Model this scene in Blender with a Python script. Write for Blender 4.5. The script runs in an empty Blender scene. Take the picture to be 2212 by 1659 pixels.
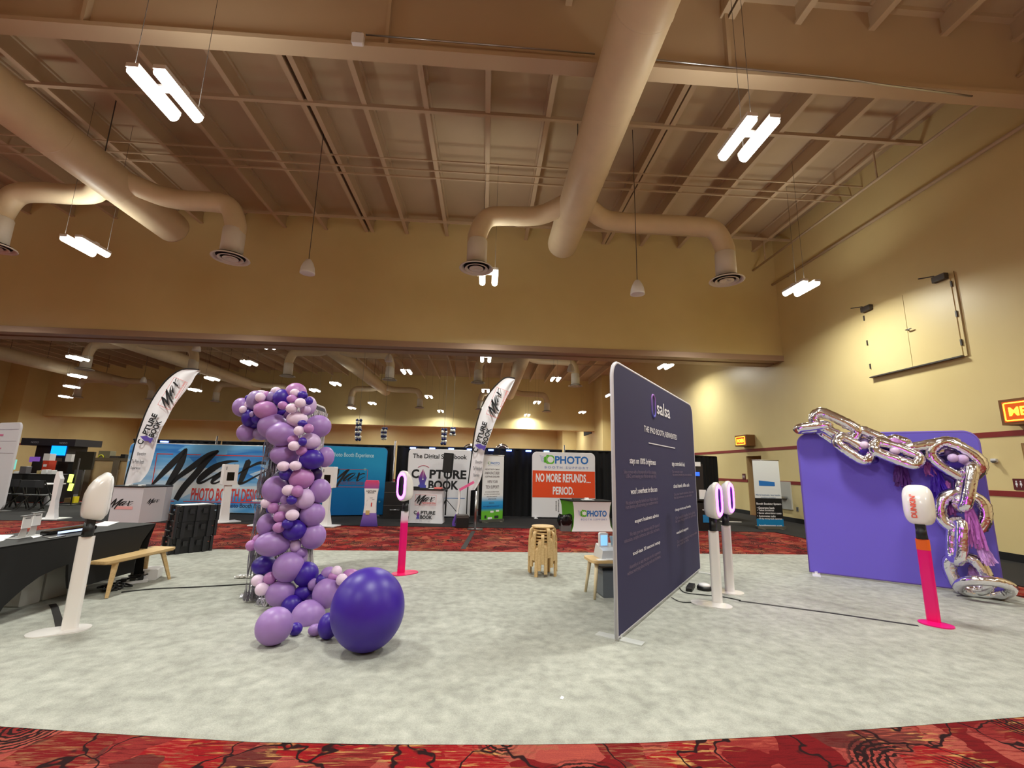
import bpy, math, random
from mathutils import Vector, Matrix
random.seed(7)
PI = math.pi
# ---------------------------------------------------------------- camera, world, exposure
scn = bpy.context.scene
COL = scn.collection
IW, IH, FPX, EYE = 2212, 1659, 963.23, 1.6
CR = Vector((0.9978875, -0.0607832, 0.0229316))
CU = Vector((-0.0337883, -0.1841066, 0.9823253))
CF = Vector((0.0554870, 0.9810250, 0.1857715))
cam_d = bpy.data.cameras.new('camera')
cam_d.sensor_width = 36.0
cam_d.sensor_fit = 'HORIZONTAL'
cam_d.lens = 36.0 * FPX / IW
cam_d.clip_end = 300
cam = bpy.data.objects.new('camera', cam_d)
cam.matrix_world = Matrix(((CR.x, CU.x, -CF.x, 0), (CR.y, CU.y, -CF.y, 0), (CR.z, CU.z, -CF.z, EYE), (0, 0, 0, 1)))
COL.objects.link(cam)
scn.camera = cam
w = bpy.data.worlds.new('world'); scn.world = w; w.use_nodes = True
w.node_tree.nodes['Background'].inputs[0].default_value = (1.0, .8, .55, 1)
w.node_tree.nodes['Background'].inputs[1].default_value = 0.02
scn.view_settings.view_transform = 'Standard'
scn.view_settings.look = 'None'
scn.view_settings.exposure = 0.1
scn.view_settings.gamma = 1.0
scn.view_settings.use_curve_mapping = False
scn.cycles.use_denoising = True
scn.cycles.use_adaptive_sampling = True
scn.cycles.adaptive_threshold = 0.02
scn.cycles.max_bounces = 7
scn.cycles.diffuse_bounces = 4
scn.cycles.caustics_reflective = False
scn.cycles.caustics_refractive = False
scn.cycles.glossy_bounces = 3
scn.cycles.sample_clamp_indirect = 6.0
LAMP_W = 185.0            # radiant power of one twin-tube hall light
LAMP_COL = (.98, 1.0, .91)
CEIL_FILL = .11             # added upward fill per fixture, relative to lamp power, lifts the ceiling

# where a photographed point stands in the hall
def ray(px, py): return (CF * FPX + CR * (px - IW / 2) - CU * (py - IH / 2)).normalized()
def flo(px, py, z=0.0):
    d = ray(px, py); t = (z - EYE) / d.z
    return Vector((d.x * t, d.y * t, z))
def at_y(px, py, Y):
    d = ray(px, py); t = Y / d.y
    return Vector((d.x * t, Y, EYE + d.z * t))
def at_x(px, py, X):
    d = ray(px, py); t = X / d.x
    return Vector((X, d.y * t, EYE + d.z * t))
def height_at(P, px, py):
    d = ray(px, py); D = math.hypot(P.x, P.y); return EYE + d.z * D / ((d.x * P.x + d.y * P.y) / D)
def mpp(P): return (P - Vector((0, 0, EYE))).dot(CF) / FPX      # metres per pixel at P

# ---------------------------------------------------------------- materials
def lin(c):
    r = []
    for v in c[:3]:
        v = v / 255.0
        r.append(v / 12.92 if v <= .04045 else ((v + .055) / 1.055) ** 2.4)
    return (r[0], r[1], r[2], 1.0)
MATS = {}
def mat(name, c=(128, 128, 128), rough=.6, metal=0.0, emit=0.0, ec=None, var=0.0, scale=6.0, bump=0.0, alpha=1.0, trans=0.0, spec=.5, coat=0.0):
    if name in MATS: return MATS[name]
    m = bpy.data.materials.new(name); m.use_nodes = True
    nt = m.node_tree; b = nt.nodes['Principled BSDF']
    b.inputs['Base Color'].default_value = lin(c)
    b.inputs['Roughness'].default_value = rough
    b.inputs['Metallic'].default_value = metal
    b.inputs['Specular IOR Level'].default_value = spec
    b.inputs['Alpha'].default_value = alpha
    b.inputs['Transmission Weight'].default_value = trans
    b.inputs['Coat Weight'].default_value = coat
    if emit:
        b.inputs['Emission Color'].default_value = lin(ec or c)
        b.inputs['Emission Strength'].default_value = emit
    if var or bump:
        tc = nt.nodes.new('ShaderNodeTexCoord'); nz = nt.nodes.new('ShaderNodeTexNoise')
        nz.inputs['Scale'].default_value = scale; nz.inputs['Detail'].default_value = 4
        nt.links.new(tc.outputs['Object'], nz.inputs['Vector'])
        if var:
            mx = nt.nodes.new('ShaderNodeMixRGB'); mx.blend_type = 'MULTIPLY'
            rp = nt.nodes.new('ShaderNodeValToRGB')
            lo = max(0, 1 - var)
            rp.color_ramp.elements[0].position = .3; rp.color_ramp.elements[1].position = .7
            rp.color_ramp.elements[0].color = (lo, lo, lo, 1); rp.color_ramp.elements[1].color = (1, 1, 1, 1)
            mx.inputs[0].default_value = 1; mx.inputs[1].default_value = lin(c)
            nt.links.new(nz.outputs['Fac'], rp.inputs[0]); nt.links.new(rp.outputs[0], mx.inputs[2])
            nt.links.new(mx.outputs[0], b.inputs['Base Color'])
        if bump:
            bp = nt.nodes.new('ShaderNodeBump'); bp.inputs['Strength'].default_value = bump; bp.inputs['Distance'].default_value = .02
            nt.links.new(nz.outputs['Fac'], bp.inputs['Height']); nt.links.new(bp.outputs[0], b.inputs['Normal'])
    MATS[name] = m
    return m
class NT:
    """small helper to write node trees"""
    def __init__(s, name, rough=.8, spec=.3):
        s.m = bpy.data.materials.new(name); s.m.use_nodes = True; s.nt = s.m.node_tree
        s.b = s.nt.nodes['Principled BSDF']; s.b.inputs['Roughness'].default_value = rough
        s.b.inputs['Specular IOR Level'].default_value = spec
        s.tc = s.n('ShaderNodeTexCoord')
    def n(s, t, **k):
        x = s.nt.nodes.new(t)
        for a, v in k.items(): setattr(x, a, v)
        return x
    def l(s, a, b): s.nt.links.new(a, b)
    def mapping(s, src, rot=(0, 0, 0), scale=(1, 1, 1)):
        x = s.n('ShaderNodeMapping'); x.inputs['Rotation'].default_value = rot; x.inputs['Scale'].default_value = scale
        s.l(s.tc.outputs[src], x.inputs['Vector']); return x.outputs[0]
    def noise(s, v, sc, det=3, dist=0.0, rough=.5):
        x = s.n('ShaderNodeTexNoise'); x.inputs['Scale'].default_value = sc; x.inputs['Detail'].default_value = det
        x.inputs['Distortion'].default_value = dist; x.inputs['Roughness'].default_value = rough; s.l(v, x.inputs['Vector']); return x.outputs['Fac']
    def ramp(s, f, stops, const=False):
        x = s.n('ShaderNodeValToRGB'); cr = x.color_ramp
        if const: cr.interpolation = 'CONSTANT'
        while len(cr.elements) < len(stops): cr.elements.new(.5)
        for e, (p, c) in zip(cr.elements, stops): e.position = p; e.color = lin(c) if max(c) > 1.001 else (*c[:3], 1)
        s.l(f, x.inputs[0]); return x.outputs[0]
    def mix(s, f, a, b, mode='MIX'):
        x = s.n('ShaderNodeMixRGB', blend_type=mode)
        for i, v in ((0, f), (1, a), (2, b)):
            if hasattr(v, 'links') or hasattr(v, 'is_linked'): s.l(v, x.inputs[i])
            elif isinstance(v, (int, float)): x.inputs[i].default_value = v
            else: x.inputs[i].default_value = lin(v) if max(v) > 1.001 else (*v[:3], 1)
        return x.outputs[0]
    def math(s, op, a, b=0.0):
        x = s.n('ShaderNodeMath', operation=op)
        for i, v in ((0, a), (1, b)):
            if isinstance(v, (int, float)): x.inputs[i].default_value = v
            else: s.l(v, x.inputs[i])
        return x.outputs[0]
    def sep(s, src='Generated'):
        x = s.n('ShaderNodeSeparateXYZ'); s.l(s.tc.outputs[src], x.inputs[0]); return x.outputs
    def out(s, c): s.l(c, s.b.inputs['Base Color']); return s.m
def m_redcarpet():
    k = NT('patterned_red_carpet', .95, .1)
    v = k.mapping('Object')
    vd = k.n('ShaderNodeVectorMath', operation='ADD')
    nv = k.n('ShaderNodeTexNoise'); nv.inputs['Scale'].default_value = 2.2; nv.inputs['Detail'].default_value = 3; k.l(v, nv.inputs['Vector'])
    sc = k.n('ShaderNodeVectorMath', operation='SCALE'); sc.inputs['Scale'].default_value = .5
    k.l(nv.outputs['Color'], sc.inputs[0]); k.l(v, vd.inputs[0]); k.l(sc.outputs[0], vd.inputs[1])
    vo = k.n('ShaderNodeTexVoronoi'); vo.inputs['Scale'].default_value = 3.4; k.l(vd.outputs[0], vo.inputs['Vector'])
    sp = k.n('ShaderNodeSeparateColor'); k.l(vo.outputs['Color'], sp.inputs[0])
    base = k.ramp(sp.outputs[0], [(0, (122, 24, 28)), (.25, (142, 46, 44)), (.45, (168, 74, 66)), (.62, (152, 24, 30)), (.8, (104, 48, 44)), (.92, (174, 84, 72))], True)
    gr = k.noise(k.mapping('Object', (0, 0, .35), (3, 26, 1)), 2.2, 4, .8)
    base = k.mix(k.ramp(gr, [(.5, (0, 0, 0)), (.62, (.75, .75, .75))]), base, k.ramp(sp.outputs[1], [(0, (96, 20, 24)), (.4, (182, 84, 70)), (.7, (128, 30, 32)), (.9, (150, 96, 70))], True))
    # brushed gold flecks
    g1 = k.noise(k.mapping('Object', (0, 0, .6), (2.2, 16, 1)), 2.0, 5, .5)
    g2 = k.noise(v, 1.3, 1)
    g3 = k.noise(k.mapping('Object', (0, 0, -.9), (2.6, 20, 1)), 2.0, 5, .5)
    g1 = k.math('MAXIMUM', g1, k.math('SUBTRACT', g3, .02))
    gm = k.math('MULTIPLY', k.ramp(g1, [(.58, (0, 0, 0)), (.66, (1, 1, 1))]), k.ramp(g2, [(.46, (0, 0, 0)), (.56, (1, 1, 1))]))
    c = k.mix(gm, base, (200, 150, 92))
    # black brush swirls and thin loops
    wv = k.n('ShaderNodeTexWave', wave_type='RINGS', rings_direction='Z'); wv.inputs['Scale'].default_value = 9; wv.inputs['Distortion'].default_value = 5; wv.inputs['Detail'].default_value = 4; wv.inputs['Detail Scale'].default_value = 2.2
    v2 = k.n('ShaderNodeTexVoronoi'); v2.inputs['Scale'].default_value = 1.25; k.l(v, v2.inputs['Vector'])
    off = k.n('ShaderNodeVectorMath', operation='SUBTRACT'); k.l(v, off.inputs[0]); k.l(v2.outputs['Position'], off.inputs[1])
    k.l(off.outputs[0], wv.inputs['Vector'])
    dist = v2.outputs['Distance']
    band = k.math('MULTIPLY', k.ramp(dist, [(.20, (0, 0, 0)), (.26, (1, 1, 1)), (.46, (1, 1, 1)), (.52, (0, 0, 0))]), k.ramp(wv.outputs['Fac'], [(.45, (0, 0, 0)), (.6, (1, 1, 1))]))
    cut = k.ramp(k.noise(v, 1.6, 2), [(.44, (0, 0, 0)), (.50, (1, 1, 1))])
    c = k.mix(k.math('MULTIPLY', band, cut), c, (42, 24, 24))
    v3 = k.n('ShaderNodeTexVoronoi', feature='DISTANCE_TO_EDGE'); v3.inputs['Scale'].default_value = 1.7
    vd2 = k.n('ShaderNodeVectorMath', operation='ADD'); sc2 = k.n('ShaderNodeVectorMath', operation='SCALE'); sc2.inputs['Scale'].default_value = .9
    k.l(nv.outputs['Color'], sc2.inputs[0]); k.l(v, vd2.inputs[0]); k.l(sc2.outputs[0], vd2.inputs[1]); k.l(vd2.outputs[0], v3.inputs['Vector'])
    ln = k.ramp(v3.outputs['Distance'], [(.012, (1, 1, 1)), (.022, (0, 0, 0))])
    c = k.mix(ln, c, (44, 22, 24))
    fz = k.noise(v, 120, 2)
    c = k.mix(.35, c, k.ramp(fz, [(.3, (.55, .55, .55)), (.7, (1.25, 1.25, 1.25))]), 'MULTIPLY')
    return k.out(c)
def m_greycarpet():
    k = NT('pale_grey_carpet', .95, .1)
    v = k.mapping('Object')
    n1 = k.noise(k.mapping('Object', (0, 0, .25), (1, 1.6, 1)), 1.5, 6, .4, .6); n2 = k.noise(v, 9, 3); n3 = k.noise(v, 140, 2)
    c = k.ramp(n1, [(.3, (184, 185, 176)), (.5, (194, 195, 186)), (.7, (202, 203, 194))])
    c = k.mix(.3, c, k.ramp(n2, [(.3, (.93, .93, .93)), (.7, (1.03, 1.03, 1.03))]), 'MULTIPLY')
    c = k.mix(.25, c, k.ramp(n3, [(.3, (.85, .85, .85)), (.7, (1.05, 1.05, 1.05))]), 'MULTIPLY')
    return k.out(c)
def m_bluestreak():
    k = NT('blue_streak_print', .75, .2)
    a = k.noise(k.mapping('Object', (0, .28, 0), (.28, 1, 2.2)), 1.3, 2, .6)
    b = k.n('ShaderNodeTexVoronoi'); b.inputs['Scale'].default_value = 1.2; k.l(k.mapping('Object', (0, -.45, 0), (.45, 1, 1.5)), b.inputs['Vector'])
    sp = k.n('ShaderNodeSeparateColor'); k.l(b.outputs['Color'], sp.inputs[0])
    z = k.sep()[2]
    edge = k.math('ABSOLUTE', k.math('SUBTRACT', z, .40))
    f = k.math('ADD', k.math('MULTIPLY', a, .55), k.math('ADD', k.math('MULTIPLY', sp.outputs[0], .32), k.math('MULTIPLY', edge, .75)))
    c = k.ramp(f, [(.36, (222, 224, 226)), (.5, (200, 212, 224)), (.58, (150, 190, 226)), (.68, (88, 158, 216)), (.80, (50, 120, 200)), (.92, (110, 176, 226))])
    return k.out(c)
def m_bluebokeh():
    k = NT('blue_bokeh_print', .7, .2)
    z = k.sep()
    c = k.ramp(k.math('ADD', z[2], k.math('MULTIPLY', z[0], .3)), [(0, (8, 84, 150)), (.6, (14, 110, 172)), (1.0, (40, 146, 196))])
    v = k.n('ShaderNodeTexVoronoi'); v.inputs['Scale'].default_value = 3.2; k.l(k.mapping('Object', (0, 0, 0), (1, .01, 1)), v.inputs['Vector'])
    d = k.ramp(v.outputs['Distance'], [(.13, (1, 1, 1)), (.15, (0, 0, 0))])
    sp = k.n('ShaderNodeSeparateColor'); k.l(v.outputs['Color'], sp.inputs[0])
    sel = k.ramp(sp.outputs[1], [(.6, (0, 0, 0)), (.62, (.55, .55, .55))])
    f = k.math('MULTIPLY', k.math('MULTIPLY', d, sel), k.ramp(z[0], [(.45, (0, 0, 0)), (.8, (1, 1, 1))]))
    return k.out(k.mix(f, c, (150, 214, 200)))
def m_grad(name, stops, axis=2, rough=.7, src='Generated'):
    k = NT(name, rough, .3); return k.out(k.ramp(k.sep(src)[axis], stops))
def m_wood(name, c0, c1):
    k = NT(name, .45, .4)
    n = k.noise(k.mapping('Object', (0, 0, 0), (1.2, 14, 14)), 3, 4, .6); return k.out(k.ramp(n, [(.3, c0), (.7, c1)]))
def m_foil(name, c, sc=16, strength=.5, rough=.08):
    k = NT(name, rough, .5); k.b.inputs['Metallic'].default_value = 1; k.b.inputs['Base Color'].default_value = lin(c)
    bp = k.n('ShaderNodeBump'); bp.inputs['Strength'].default_value = strength; bp.inputs['Distance'].default_value = .03
    k.l(k.noise(k.mapping('Object'), sc, 2, .8), bp.inputs['Height']); k.l(bp.outputs[0], k.b.inputs['Normal']); return k.m
def m_wall():
    k = NT('pale_yellow_wall_paint', .38, .35)
    n = k.noise(k.mapping('Object'), .5, 4); c = k.ramp(n, [(.3, (222, 202, 146)), (.7, (230, 211, 156))])
    bp = k.n('ShaderNodeBump'); bp.inputs['Strength'].default_value = .12; bp.inputs['Distance'].default_value = .05
    k.l(k.noise(k.mapping('Object'), 1.6, 3), bp.inputs['Height']); k.l(bp.outputs[0], k.b.inputs['Normal'])
    return k.out(c)
WALL = m_wall()
RED = m_redcarpet(); GREY = m_greycarpet()
M_CEIL = mat('tan_ceiling_deck', (196, 172, 140), .9, var=.1, scale=.7)
M_STEEL = mat('tan_painted_steel', (196, 172, 142), .6)
M_DUCT = mat('cream_duct_paint', (226, 206, 172), .45, var=.06, scale=3)
M_DIFF = mat('white_diffuser_paint', (228, 222, 212), .4)
M_STRIPE = mat('dark_red_trim', (134, 36, 36), .5)
M_BLACK = mat('black_plastic', (16, 16, 18), .45)
M_BLKMATTE = mat('black_matte', (14, 14, 15), .85)
M_DRAPE = mat('black_drape_cloth', (14, 14, 18), .9, var=.3, scale=5)
M_CLOTH = mat('black_stretch_cloth', (12, 12, 13), .75)
M_BLKCARPET = mat('black_carpet', (28, 26, 26), .95, var=.3, scale=14)
M_WHITE = mat('white_paint', (232, 230, 232), .35)
M_GLOSS = mat('glossy_white_plastic', (236, 232, 230), .18, coat=.3)
M_FABW = mat('white_fabric_print', (226, 224, 230), .75)
M_METAL = mat('brushed_aluminium', (190, 190, 192), .3, 1)
M_GREYP = mat('grey_plastic', (120, 120, 122), .5)
M_DKGREY = mat('dark_grey_metal', (70, 64, 62), .5)
M_INK = mat('black_print_ink', (18, 18, 22), .7)
M_REDINK = mat('red_print_ink', (205, 62, 58), .7)
M_TXTW = mat('white_print_ink', (236, 234, 240), .7)
M_TXTG = mat('grey_print_ink', (116, 100, 122), .8)
M_BIRCH = m_wood('pale_birch_wood', (206, 170, 116), (226, 194, 142))
M_PINK = mat('hot_pink_vinyl', (236, 10, 120), .3)
M_CHROME = m_foil('silver_foil', (246, 244, 250), 9, .3, .16)
M_TINSEL = mat('silver_tinsel', (220, 218, 228), .25, .7, bump=.6, scale=60)
M_LIT = mat('lit_lamp_tube', (255, 248, 232), .5, emit=16.0)
M_PAPER = mat('white_paper', (238, 238, 240), .6)
M_CLEAR = mat('clear_acrylic', (250, 250, 250), .05, trans=1.0)

# ---------------------------------------------------------------- mesh helpers
class MB:
    def __init__(s): s.v = []; s.f = []; s.sm = []; s.mi = []
    def add(s, v, f, smooth=False, mi=0):
        o = len(s.v); s.v += [tuple(x) for x in v]
        for q in f: s.f.append(tuple(i + o for i in q)); s.sm.append(smooth); s.mi.append(mi)
        return s
    def box(s, x0, x1, y0, y1, z0, z1, mi=0, bev=0.0):
        if bev > 0:
            return s.prism(rrect(x0, x1, z0, z1, bev, 3), y0, y1, mi)
        v = [(x, y, z) for x in (x0, x1) for y in (y0, y1) for z in (z0, z1)]
        return s.add(v, [(0, 1, 3, 2), (4, 6, 7, 5), (0, 4, 5, 1), (2, 3, 7, 6), (0, 2, 6, 4), (1, 5, 7, 3)], False, mi)
    def prism(s, poly, y0, y1, mi=0):
        """polygon in x,z pushed along y"""
        n = len(poly)
        v = [(x, y0, z) for x, z in poly] + [(x, y1, z) for x, z in poly]
        f = [tuple(range(n)), tuple(range(2 * n - 1, n - 1, -1))] + [(i + n, (i + 1) % n + n, (i + 1) % n, i) for i in range(n)]
        return s.add(v, f, False, mi)
    def slab(s, poly, z0, z1, mi=0):
        """polygon in x,y pushed along z"""
        n = len(poly)
        v = [(x, y, z0) for x, y in poly] + [(x, y, z1) for x, y in poly]
        f = [tuple(range(n - 1, -1, -1)), tuple(range(n, 2 * n))] + [(i, (i + 1) % n, (i + 1) % n + n, i + n) for i in range(n)]
        return s.add(v, f, False, mi)
    def tube(s, pts, r, seg=10, caps=True, smooth=True, closed=False, mi=0, flat=1.0):
        pts = [Vector(p) for p in pts]; n = len(pts)
        R = r if isinstance(r, (list, tuple)) else [r] * n
        v = []; prev = None
        for i, p in enumerate(pts):
            if closed: t = pts[(i + 1) % n] - pts[i - 1]
            else: t = pts[min(i + 1, n - 1)] - pts[max(i - 1, 0)]
            t.normalize()
            if prev is None:
                a = Vector((0, 0, 1)) if abs(t.z) < .9 else Vector((1, 0, 0))
                u = (a - t * a.dot(t)).normalized()
            else:
                u = (prev - t * prev.dot(t)).normalized()
            prev = u; b = t.cross(u)
            for k in range(seg):
                a = 2 * PI * k / seg
                v.append(p + (u * math.cos(a) + b * math.sin(a) * flat) * R[i])
        f = []
        for i in range(n if closed else n - 1):
            j = (i + 1) % n
            for k in range(seg): f.append((i * seg + k, i * seg + (k + 1) % seg, j * seg + (k + 1) % seg, j * seg + k))
        s.add(v, f, smooth, mi)
        if caps and not closed:
            o = len(s.v) - len(v)
            s.f += [tuple(o + k for k in range(seg - 1, -1, -1)), tuple(o + (n - 1) * seg + k for k in range(seg))]; s.sm += [False, False]; s.mi += [mi, mi]
        return s
    def lathe(s, prof, seg=24, smooth=True, loc=(0, 0, 0), mi=0, caps=True):
        v = []; f = []; n = len(prof)
        for r, z in prof:
            for k in range(seg):
                a = 2 * PI * k / seg; v.append((loc[0] + r * math.cos(a), loc[1] + r * math.sin(a), loc[2] + z))
        for i in range(n - 1):
            for k in range(seg): f.append((i * seg + k, i * seg + (k + 1) % seg, (i + 1) * seg + (k + 1) % seg, (i + 1) * seg + k))
        if caps: f += [tuple(range(seg - 1, -1, -1)), tuple((n - 1) * seg + k for k in range(seg))]
        return s.add(v, f, smooth, mi)
    def bar(s, p, q, wx, wy, mi=0):
        """square bar between two points, tapering allowed by tuples"""
        p, q = Vector(p), Vector(q); t = (q - p).normalized()
        a = Vector((0, 0, 1)) if abs(t.z) < .95 else Vector((0, 1, 0))
        u = t.cross(a).normalized(); b = u.cross(t)
        v = []
        for c, k in ((p, 0), (q, 1)):
            hx = (wx[k] if isinstance(wx, tuple) else wx) / 2; hy = (wy[k] if isinstance(wy, tuple) else wy) / 2
            v += [c - u * hx - b * hy, c + u * hx - b * hy, c + u * hx + b * hy, c - u * hx + b * hy]
        return s.add(v, [(3, 2, 1, 0), (4, 5, 6, 7), (0, 1, 5, 4), (1, 2, 6, 5), (2, 3, 7, 6), (3, 0, 4, 7)], False, mi)
    def xform(s, M): s.v = [tuple(M @ Vector(p)) for p in s.v]; return s
    def mesh(s, name, mats):
        me = bpy.data.meshes.new(name)
        me.from_pydata(s.v, [], s.f); me.update()
        me.polygons.foreach_set('use_smooth', s.sm); me.polygons.foreach_set('material_index', s.mi)
        for m in (mats if isinstance(mats, (list, tuple)) else [mats]): me.materials.append(m)
        return me
    def build(s, name, mats, parent=None, loc=None, rz=0.0, label=None):
        o = bpy.data.objects.new(name, s.mesh(name, mats)); COL.objects.link(o)
        if parent: o.parent = parent
        if loc is not None: o.location = loc
        if rz: o.rotation_euler = (0, 0, rz)
        if label: o['label'] = label
        return o
def arc(cx, cz, r, a0, a1, n): return [(cx + r * math.cos(math.radians(a0 + (a1 - a0) * i / n)), cz + r * math.sin(math.radians(a0 + (a1 - a0) * i / n))) for i in range(n + 1)]
def rrect(x0, x1, z0, z1, r, n=6, bottom=True):
    r = min(r, (x1 - x0) / 2, (z1 - z0) / 2)
    p = []
    p += arc(x0 + r, z0 + r, r, 180, 270, n) if bottom else [(x0, z0)]
    p += arc(x1 - r, z0 + r, r, 270, 360, n) if bottom else [(x1, z0)]
    p += arc(x1 - r, z1 - r, r, 0, 90, n); p += arc(x0 + r, z1 - r, r, 90, 180, n)
    return p
def smooth_path(pts, n=6):
    P = [Vector(p) for p in pts]; out = []
    for i in range(len(P) - 1):
        a, b, c, d = P[max(i - 1, 0)], P[i], P[i + 1], P[min(i + 2, len(P) - 1)]
        for k in range(n):
            t = k / n
            out.append(.5 * ((2 * b) + (c - a) * t + (2 * a - 5 * b + 4 * c - d) * t * t + (3 * b - a - 3 * c + d) * t ** 3))
    out.append(P[-1]); return out
def tag(o, label, cat, group=None, kind=None):
    o['label'] = label; o['category'] = cat
    if group: o['group'] = group
    if kind: o['kind'] = kind
    return o
def thing(name, loc, label, cat, rz=0.0, group=None, kind=None):
    o = bpy.data.objects.new(name, None); COL.objects.link(o); o.empty_display_size = .2
    o.location = loc; o.rotation_euler = (0, 0, rz)
    return tag(o, label, cat, group, kind)
def copy_tree(o, parent=None):
    c = o.copy(); COL.objects.link(c)
    if parent: c.parent = parent
    for ch in [x for x in KIDS.get(o.name, [])] if o.name in KIDS else list(o.children): copy_tree(ch, c)
    return c
KIDS = {}
def struct(name, mb, m, label, cat='wall'): return tag(mb.build(name, m), label, cat, None, 'structure')

# lettering: glyph outlines made into thin meshes, fitted to a rectangle of a local x,z plane
_TX = {}
def glyphs(s, bold):
    key = (s, bold)
    if key not in _TX:
        c = bpy.data.curves.new('lettering', 'FONT'); c.body = s; c.resolution_u = 3; c.fill_mode = 'FRONT'; c.offset = bold
        o = bpy.data.objects.new('lettering', c); COL.objects.link(o)
        bpy.context.view_layer.update()
        me = bpy.data.meshes.new_from_object(o.evaluated_get(bpy.context.evaluated_depsgraph_get()))
        v = [(p.co.x, p.co.y) for p in me.vertices]; f = [tuple(p.vertices) for p in me.polygons]
        bpy.data.objects.remove(o); bpy.data.meshes.remove(me); bpy.data.curves.remove(c)
        _TX[key] = (v, f)
    return _TX[key]
def text(mb, s, x0, z0, x1, z1, y=-.004, bold=.0, shear=0.0, rot=0, mi=0):
    v, f = glyphs(s, bold)
    if not v: return mb
    if rot == 90: v = [(-b, a) for a, b in v]
    ax, bx = min(p[0] for p in v), max(p[0] for p in v); az, bz = min(p[1] for p in v), max(p[1] for p in v)
    V = []
    for a, b in v:
        tz = (b - az) / (bz - az); V.append((x0 + (a - ax) / (bx - ax) * (x1 - x0) + shear * (tz - .5) * (z1 - z0), y, z0 + tz * (z1 - z0)))
    return mb.add(V, f, False, mi)
def line(par, s, box, m, y=-.005, bold=.015, name='lettering_line', rot=0):
    if box[3] - box[1] < .03: box = (box[0], box[1], box[2], box[1] + .03)
    return text(MB(), s, *box, y, bold, 0, rot).build(name, m, par)
def ribbon(mb, pts, y, n=7, mi=0, T=None):
    """brush stroke: (x, z, half width) points"""
    P = smooth_path([Vector((p[0], p[1], p[2])) for p in pts], n)
    L = []; R = []
    for i, p in enumerate(P):
        t = P[min(i + 1, len(P) - 1)] - P[max(i - 1, 0)]; t = Vector((t.x, t.y)).normalized()
        w = max(p.z, .5)
        L.append((p.x - t.y * w, p.y + t.x * w)); R.append((p.x + t.y * w, p.y - t.x * w))
    def cap(i, d):
        p = P[i]; a = L[i]; b = R[i]; t = (P[min(i + 1, len(P) - 1)] - P[max(i - 1, 0)]); t = Vector((t.x, t.y)).normalized() * d
        w = max(p.z, .5); return [(p.x + t.x * w * .8, p.y + t.y * w * .8)]
    V = []; F = []
    for a, b in zip(L, R): V += [a, b]
    for i in range(len(P) - 1): F.append((2 * i, 2 * i + 1, 2 * i + 3, 2 * i + 2))
    k = len(V); V += cap(0, -1) + cap(-1, 1); F += [(0, 1, k), (2 * len(P) - 1, 2 * len(P) - 2, k + 1)]
    mb.add([(*T(x, z)[:1], y, T(x, z)[1]) for x, z in V], F, False, mi)
MAXS = [[(425, 885, 14), (600, 650, 44), (745, 470, 46), (850, 335, 26)], [(850, 330, 22), (812, 520, 48), (705, 780, 46), (618, 970, 22)],
        [(625, 970, 14), (780, 770, 30), (960, 610, 44), (1180, 425, 44), (1325, 345, 18)], [(1325, 350, 18), (1180, 490, 46), (1050, 690, 50), (900, 900, 48), (815, 1080, 40)],
        [(1640, 492, 7), (1480, 508, 24), (1300, 595, 48), (1140, 740, 46), (1095, 810, 24), (1150, 820, 18), (1280, 745, 14), (1450, 640, 18), (1600, 545, 14)],
        [(1605, 545, 12), (1450, 660, 30), (1345, 745, 34), (1295, 815, 18), (1360, 822, 12), (1500, 740, 10), (1655, 625, 7)],
        [(1790, 490, 42), (1765, 600, 44), (1722, 760, 38), (1702, 820, 22), (1780, 800, 16), (1900, 725, 12), (2065, 632, 8)],
        [(1590, 735, 10), (1700, 655, 12), (1820, 575, 14), (1950, 512, 22), (2052, 515, 24)]]
def script_logo(mb, x0, z0, x1, z1, y=-.006, mi=0):
    """brush-script word of the booth maker's mark"""
    T = lambda a, b: (x0 + (a - 410) / 1665 * (x1 - x0), z1 - (b - 310) / 815 * (z1 - z0))
    for s in MAXS: ribbon(mb, s, y, 6, mi, T)
def nib(mb, x0, z0, x1, z1, y=-.005, mi=0):
    """fountain pen nib standing on a block"""
    w, h = x1 - x0, z1 - z0
    q = [(.5, 1), (.95, .55), (.78, .28), (.80, .18), (.92, .18), (.92, 0), (.08, 0), (.08, .18), (.20, .18), (.22, .28), (.05, .55)]
    mb.prism([(x0 + a * w, z0 + b * h) for a, b in reversed(q)], y, y + .002, mi)
class Plane:
    """vertical plane through two floor points; local x runs along it, local -y faces the viewer"""
    def __init__(s, A, B):
        s.A = Vector((A[0], A[1], 0)); d = Vector((B[0] - A[0], B[1] - A[1], 0)); s.w = d.length; s.d = d.normalized()
        s.rz = math.atan2(s.d.y, s.d.x); s.n = Vector((s.d.y, -s.d.x, 0))
    def uv(s, px, py, y=0.0):
        r = ray(px, py); o = Vector((0, 0, EYE)); A = s.A - s.n * y
        t = (A - o).dot(s.n) / r.dot(s.n); P = o + r * t
        return ((P - s.A).dot(s.d), P.z)
    def box(s, x0, y0, x1, y1): a = s.uv(x0, y1); b = s.uv(x1, y0); return (a[0], a[1], b[0], b[1])   # photo box left, top, right, bottom
# ---------------------------------------------------------------- the hall: shell
HY = 15.0        # header between the two halls
XR = 10.6        # right wall
ZC = 9.8         # underside of the roof joists
ZD = 10.3        # roof deck
YF = 56.0        # far wall
XL = -42.0
struct('floor', MB().box(-46, 14, -8, 60, -.2, 0), RED, 'hall floor in red patterned carpet', 'floor')
struct('ceiling', MB().box(-46, 14, -8, 60, ZD, ZD + .2), M_CEIL, 'tan metal roof deck above the joists', 'ceiling')
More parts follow.
